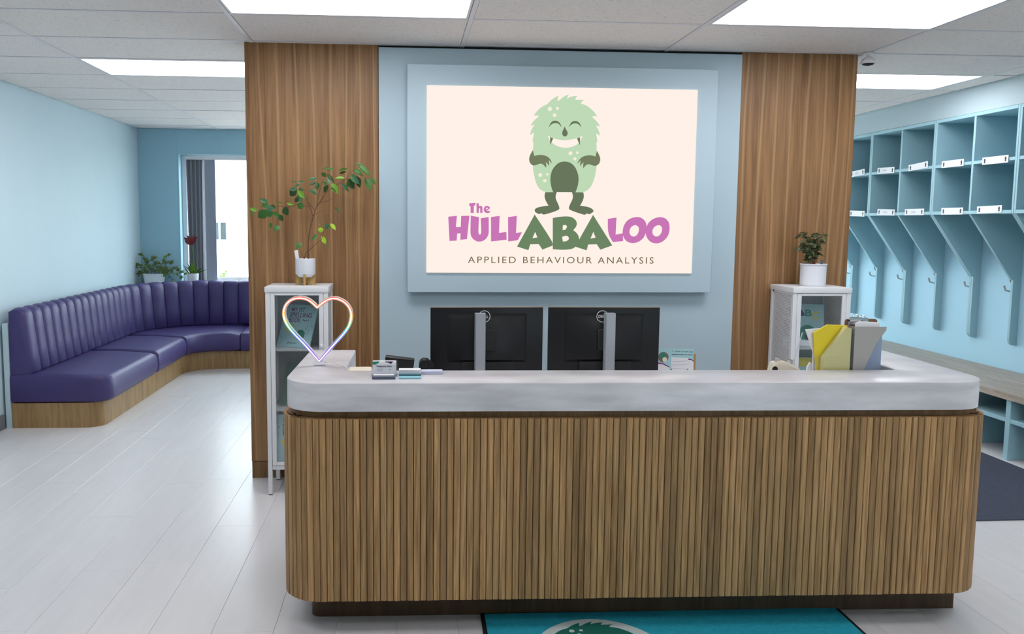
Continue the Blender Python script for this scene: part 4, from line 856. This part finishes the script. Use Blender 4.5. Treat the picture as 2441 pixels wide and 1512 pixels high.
tw = MB(); tw.loops([[(-.018, 0, 0), (.012, 0, 0), (.012, .01, 0), (-.018, .01, 0)], [(-.014, .001, .09), (.014, -.003, .09), (.015, .012, .09), (-.013, .011, .09)], [(-.012, 0, .165), (.012, -.004, .168), (.013, .010, .168), (-.011, .012, .165)], [(-.006, -.01, .186), (.008, -.012, .182), (.012, -.002, .178), (-.004, .002, .188)]])
tag(tw.build('paper_slip', M['paper'], loc=(1.690, 3.30, WS)), 'curled white paper slip beside the clear yellow file', 'paper')

# ================================================================== PLANTS
FC = thing('potted_ficus', (-.58, 4.755, 1.19), 'sparse leafy ficus in a white pot on a wooden stand, beside the blue sign panel', 'plant')
MB().lathe([(0, .046), (.036, .046), (.054, .062), (.0565, .066), (.0565, .150), (.0535, .152), (.052, .146), (.052, .135), (0, .135)], (0, 0, 0), 40).build('pot', M['pot'], FC)
MB().lathe([(0, .136), (.0515, .136), (.03, .141), (0, .143)], (0, 0, 0), 24).build('soil', M['soil'], FC)
for q in (0, PI/2):
    st = [(-.056, 0), (-.036, 0), (-.028, .010), (.028, .010), (.036, 0), (.056, 0), (.056, .064), (.0545, .060), (.038, .045), (-.038, .045), (-.0545, .060), (-.056, .064)]
    m = MB(); m.prism(st, -.006, .006, Matrix.Rotation(q, 4, 'Z') @ Matrix(((1, 0, 0, 0), (0, 0, 1, 0), (0, 1, 0, 0), (0, 0, 0, 1)))); m.build('stand_board', M['stand'], FC, smooth=0)
stm = MB()
for w_, pts in FICUS_STEMS:
    p = [tuple(c*1e-4 for c in q) for q in pts]; r0 = w_*.00021
    stm.tube(p, [r0*(1-.5*k/max(1, len(p)-1)) for k in range(len(p))], 6)
stm.build('stem', M['bark'], FC)
MB().box(-.010, .010, -.001, .001, 0, .055).build('plant_label', M['paper'], FC, (-.043, -.010, .145), (.0, -.15, 0), smooth=0)
lms = [leaf_me('leaf', M['leaf%d' % k]) for k in range(5)]
for q in FICUS_LEAVES:
    p = [c*1e-4 for c in q[:3]]; e = [c*1e-4 for c in q[3:6]]; w_ = max(q[6]*1.28e-4, .010)
    o = link('leaf', lms[q[7]], FC); aim(o, p, e, w_, random.uniform(-.5, .5))
SP = thing('potted_shrub', (2.425, 4.755, 1.19), 'small bushy dark-leaved plant in a white ribbed pot on the cabinet by the lockers', 'plant')
rp = [(0, 0), (.068, 0), (.0705, .004)]
for k in range(9): rp += [(.0735, .010+.013*k), (.0722, .0165+.013*k)]
rp += [(.078, .130), (.076, .133), (.072, .128), (.071, .115), (0, .115)]
MB().lathe(rp, (0, 0, 0), 40).build('pot', M['pot'], SP)
MB().lathe([(0, .116), (.07, .116), (.03, .122), (0, .124)], (0, 0, 0), 24).build('soil', M['soil'], SP)
rs = random.Random(11); olm = leaf_me('leaf', M['olive']); sts = MB()
tips = []
for k in range(13):
    a = rs.uniform(0, 2*PI); r = rs.uniform(.03, .085); z = rs.uniform(.19, .325)
    x, y = r*math.cos(a)-.018, min(r*math.sin(a)*.8, .10); b = (rs.uniform(-.012, .016)-.004, rs.uniform(-.01, .01), .118)
    mid = ((b[0]+x)*.45, (b[1]+y)*.45, b[2]+(z-b[2])*.6); sts.tube([b, mid, (x, y, z)], [.003, .002, .0012], 5); tips.append((Vector(b), Vector(mid), Vector((x, y, z))))
sts.build('stem', M['bark'], SP)
for b, m_, e in tips:
    for j in range(12):
        u = rs.uniform(.30, 1.0); p = m_.lerp(e, (u-.5)*2) if u > .5 else b.lerp(m_, u*2)
        d = Vector((rs.uniform(-1, 1), rs.uniform(-.7, .5), rs.uniform(-.75, .35))).normalized()*rs.uniform(.032, .056)
        o = link('leaf', olm, SP); aim(o, p, p+d, rs.uniform(.013, .021), rs.uniform(-.8, .8))
MB().box(-.008, .008, -.001, .001, 0, .04).build('plant_label', M['cardslate'], SP, (.026, -.045, .118), (0, .05, 0), smooth=0)

IV = thing('ivy_planter', (-2.815, 9.35, .858), 'trailing ivy in a white planter in the corner behind the purple bench', 'plant')
iv = MB(); iv.loops([[(x*s_, y*s_, z) for x, y in rrect(-.112, .112, -.075, .075, .03)] for s_, z in ((.84, 0), (.90, .05), (.97, .10), (1.0, .104), (1.02, .112), (.97, .113), (.95, .10))]); iv.build('pot', M['pot'], IV)
MB().box(-.10, .10, -.065, .065, .085, .101).build('soil', M['soil'], IV, smooth=0)
ri = random.Random(5); vs = MB(); lv = []
ends = [(-.30, -.05, .02), (-.33, .0, .13), (-.22, -.03, .19), (-.13, 0, .33), (-.10, .03, .27), (.0, .0, .31), (.05, .02, .24), (.17, .0, .33), (.21, .02, .25), (.27, -.02, .16), (.30, -.03, .07), (.34, -.02, .12), (.24, -.05, .03), (.12, -.07, .17), (-.05, -.06, .20), (-.16, -.05, .10)]
for ex, ey, ez in ends:
    b = Vector((ex*.28, ri.uniform(-.03, .03), .10)); e = Vector((ex, ey, ez)); m_ = b.lerp(e, .5)+Vector((0, 0, .06)); vs.tube([b, m_, e], .0022, 5)
    for j in range(16):
        u = ri.uniform(.15, 1.02); p = b.lerp(m_, u*2) if u < .5 else m_.lerp(e, u*2-1)
        lv.append((p, Vector((ri.uniform(-1, 1), ri.uniform(-1, .3), ri.uniform(-.6, .6))).normalized()*ri.uniform(.022, .05)))
vs.build('stem', M['bark'], IV)
fm = MB()
for p, d in lv:
    n_ = Vector((ri.uniform(-.4, .4), -1, ri.uniform(0, .6))).normalized(); s_ = d.cross(n_).normalized()*d.length*.42; q = p+d*.45
    f = [fm.bm.verts.new(c) for c in (p, q-s_, p+d, q+s_)]; c = fm.bm.verts.new(q-n_*d.length*-.12)
    for k in range(4): fm.bm.faces.new((f[k], f[(k+1) % 4], c))
fo = fm.build('foliage', M['ivy'], IV, smooth=0); fo['kind'] = 'stuff'

RP = thing('red_flower_plant', (-2.395, 9.375, .862), 'tall red bract plant in a small white pot on the sill by the blinds', 'plant')
MB().lathe([(0, 0), (.052, 0), (.060, .06), (.064, .112), (.060, .112), (.056, .09), (0, .09)], (0, 0, 0), 32).build('pot', M['pot'], RP)
MB().lathe([(0, .091), (.055, .091), (0, .10)], (0, 0, 0), 20).build('soil', M['soil'], RP)
MB().tube([(.01, 0, .09), (.012, 0, .25), (.004, 0, .36), (-.004, -.005, .43)], [.005, .004, .0035, .003], 7).build('stem', M['leaf1'], RP)
rlm = leaf_me('bract', M['red'])
for p, e, w_ in (((-.004, -.005, .43), (-.085, -.03, .515), .05), ((-.004, -.005, .43), (-.045, -.03, .54), .045), ((0, -.005, .43), (.02, -.02, .54), .04), ((0, -.005, .43), (.055, -.02, .53), .05), ((0, -.005, .43), (-.075, -.03, .47), .035)):
    aim(link('bract', rlm, RP), p, e, w_, random.uniform(-.3, .3))
l1 = [leaf_me('blade', M['leaf1']), leaf_me('blade', M['leaf3']), leaf_me('blade', M['leaf2'])]
for k in range(16):
    a = ri.uniform(-1.2, 1.2); L_ = ri.uniform(.08, .22); p = (ri.uniform(-.03, .03), ri.uniform(-.03, .03), .09)
    e = (p[0]+math.sin(a)*L_*.8, p[1]+ri.uniform(-.04, .03), p[2]+math.cos(a)*L_); aim(link('blade', l1[k % 3], RP), p, e, ri.uniform(.010, .022), ri.uniform(-.6, .6))

# ================================================================== BLINDS
VB = thing('vertical_blind', (-2.49, YB+.045, .87), 'grey vertical blind drawn to the left side of the window', 'blind')
MB().box(0, 1.93, -.02, .02, 1.375, 1.41, .003, 1).build('head_rail', M['white'], VB)
for k in range(12):
    MB().box(-.030, .030, -.0008, .0008, 0, 1.375).build('vane', M['vane2' if k % 3 else 'vane'], VB, (.035+.0135*k, 0, 0), (0, .01*(k-6)*.3, math.radians(72)), smooth=0)
MB().box(-.005, .005, -.0008, .0008, 0, 1.375).build('vane', M['white'], VB, (.205, -.01, 0), (0, 0, .4), smooth=0)
vn = MB(); vn.loops([[(x, .006*math.sin(x*40), z) for x in (0, .03, .06, .09, .12)]+[(x, .006*math.sin(x*40)+.0012, z) for x in (.12, .09, .06, .03, 0)] for z in (0, 1.375)]); vn.build('vane', M['vane'], VB, (.205, 0, 0), (0, 0, .05))
# ================================================================== CEILING CAMERA
CM = thing('ceiling_camera', (2.755, 4.86, H-.004), 'small white dome camera on the ceiling at the wall corner', 'camera')
MB().lathe([(0, 0), (.030, 0), (.030, -.006), (.012, -.010), (.011, -.024), (0, -.024)], (0, 0, 0), 24).build('bracket', M['white'], CM)
MB().lathe([(0, -.020), (.014, -.022), (.034, -.034), (.044, -.056), (.044, -.064), (0, -.064)], (0, 0, 0), 28).build('housing', M['white'], CM)
MB().lathe([(0, -.064), (.034, -.064), (.028, -.070), (.012, -.074), (0, -.075)], (0, 0, 0), 24).build('lens_dome', M['dark'], CM)

# ================================================================== OUTSIDE
struct(MB().box(-30, 30, -40, 60, -.25, -.15).build('ground', M['ground'], smooth=0))
HB = thing('building', (-4, 17, -.15), 'white rendered building across the yard, seen through the window', 'building')
MB().box(-8, 9, 0, 6, 0, 3.1).build('wall', M['extwall'], HB, smooth=0)
MB().box(-8.3, 9.3, -.3, 6.3, 3.1, 3.3).build('roof', M['extwall'], HB, smooth=0)
for x, hw_ in ((.16, .035), (.29, .055), (4.0, .3)):
    f = MB().box(x-hw_-.012, x+hw_+.012, -.03, .02, 1.33, 1.71).build('window', M['extwall'], HB, smooth=0)
    MB().box(x-hw_, x+hw_, -.035, -.028, 1.35, 1.69).build('pane', M['extglass'], f, smooth=0)
MB().box(.10, .42, -.15, .0, 1.73, 1.76).build('canopy', M['silver'], HB, smooth=0)
rb_ = random.Random(8)
for i, (x, h, lb) in enumerate(((-2.86, .92, 'taller small bush outside the window, nearer the blind'), (-2.60, .80, 'shorter small bush outside the window, nearer the wood wall'))):
    t = thing('bush', (x, 13, -.15), lb, 'bush')
    m = MB()
    for k in range(220):
        z = rb_.uniform(.05, 1); r = .085*(1-.6*z); a = rb_.uniform(0, 2*PI); p = Vector((r*math.cos(a), r*math.sin(a), z*h)); d = Vector((rb_.uniform(-1, 1), rb_.uniform(-1, 1), rb_.uniform(-.2, 1))).normalized()*.05; s_ = d.orthogonal().normalized()*.018
        m.bm.faces.new([m.bm.verts.new(c) for c in (p, p+d*.5-s_, p+d, p+d*.5+s_)])
    f = m.build('foliage', M['bush'], t, smooth=0); f['kind'] = 'stuff'
    MB().tube([(0, 0, 0), (0, 0, h*.8)], .012, 6).build('trunk', M['bark'], t)
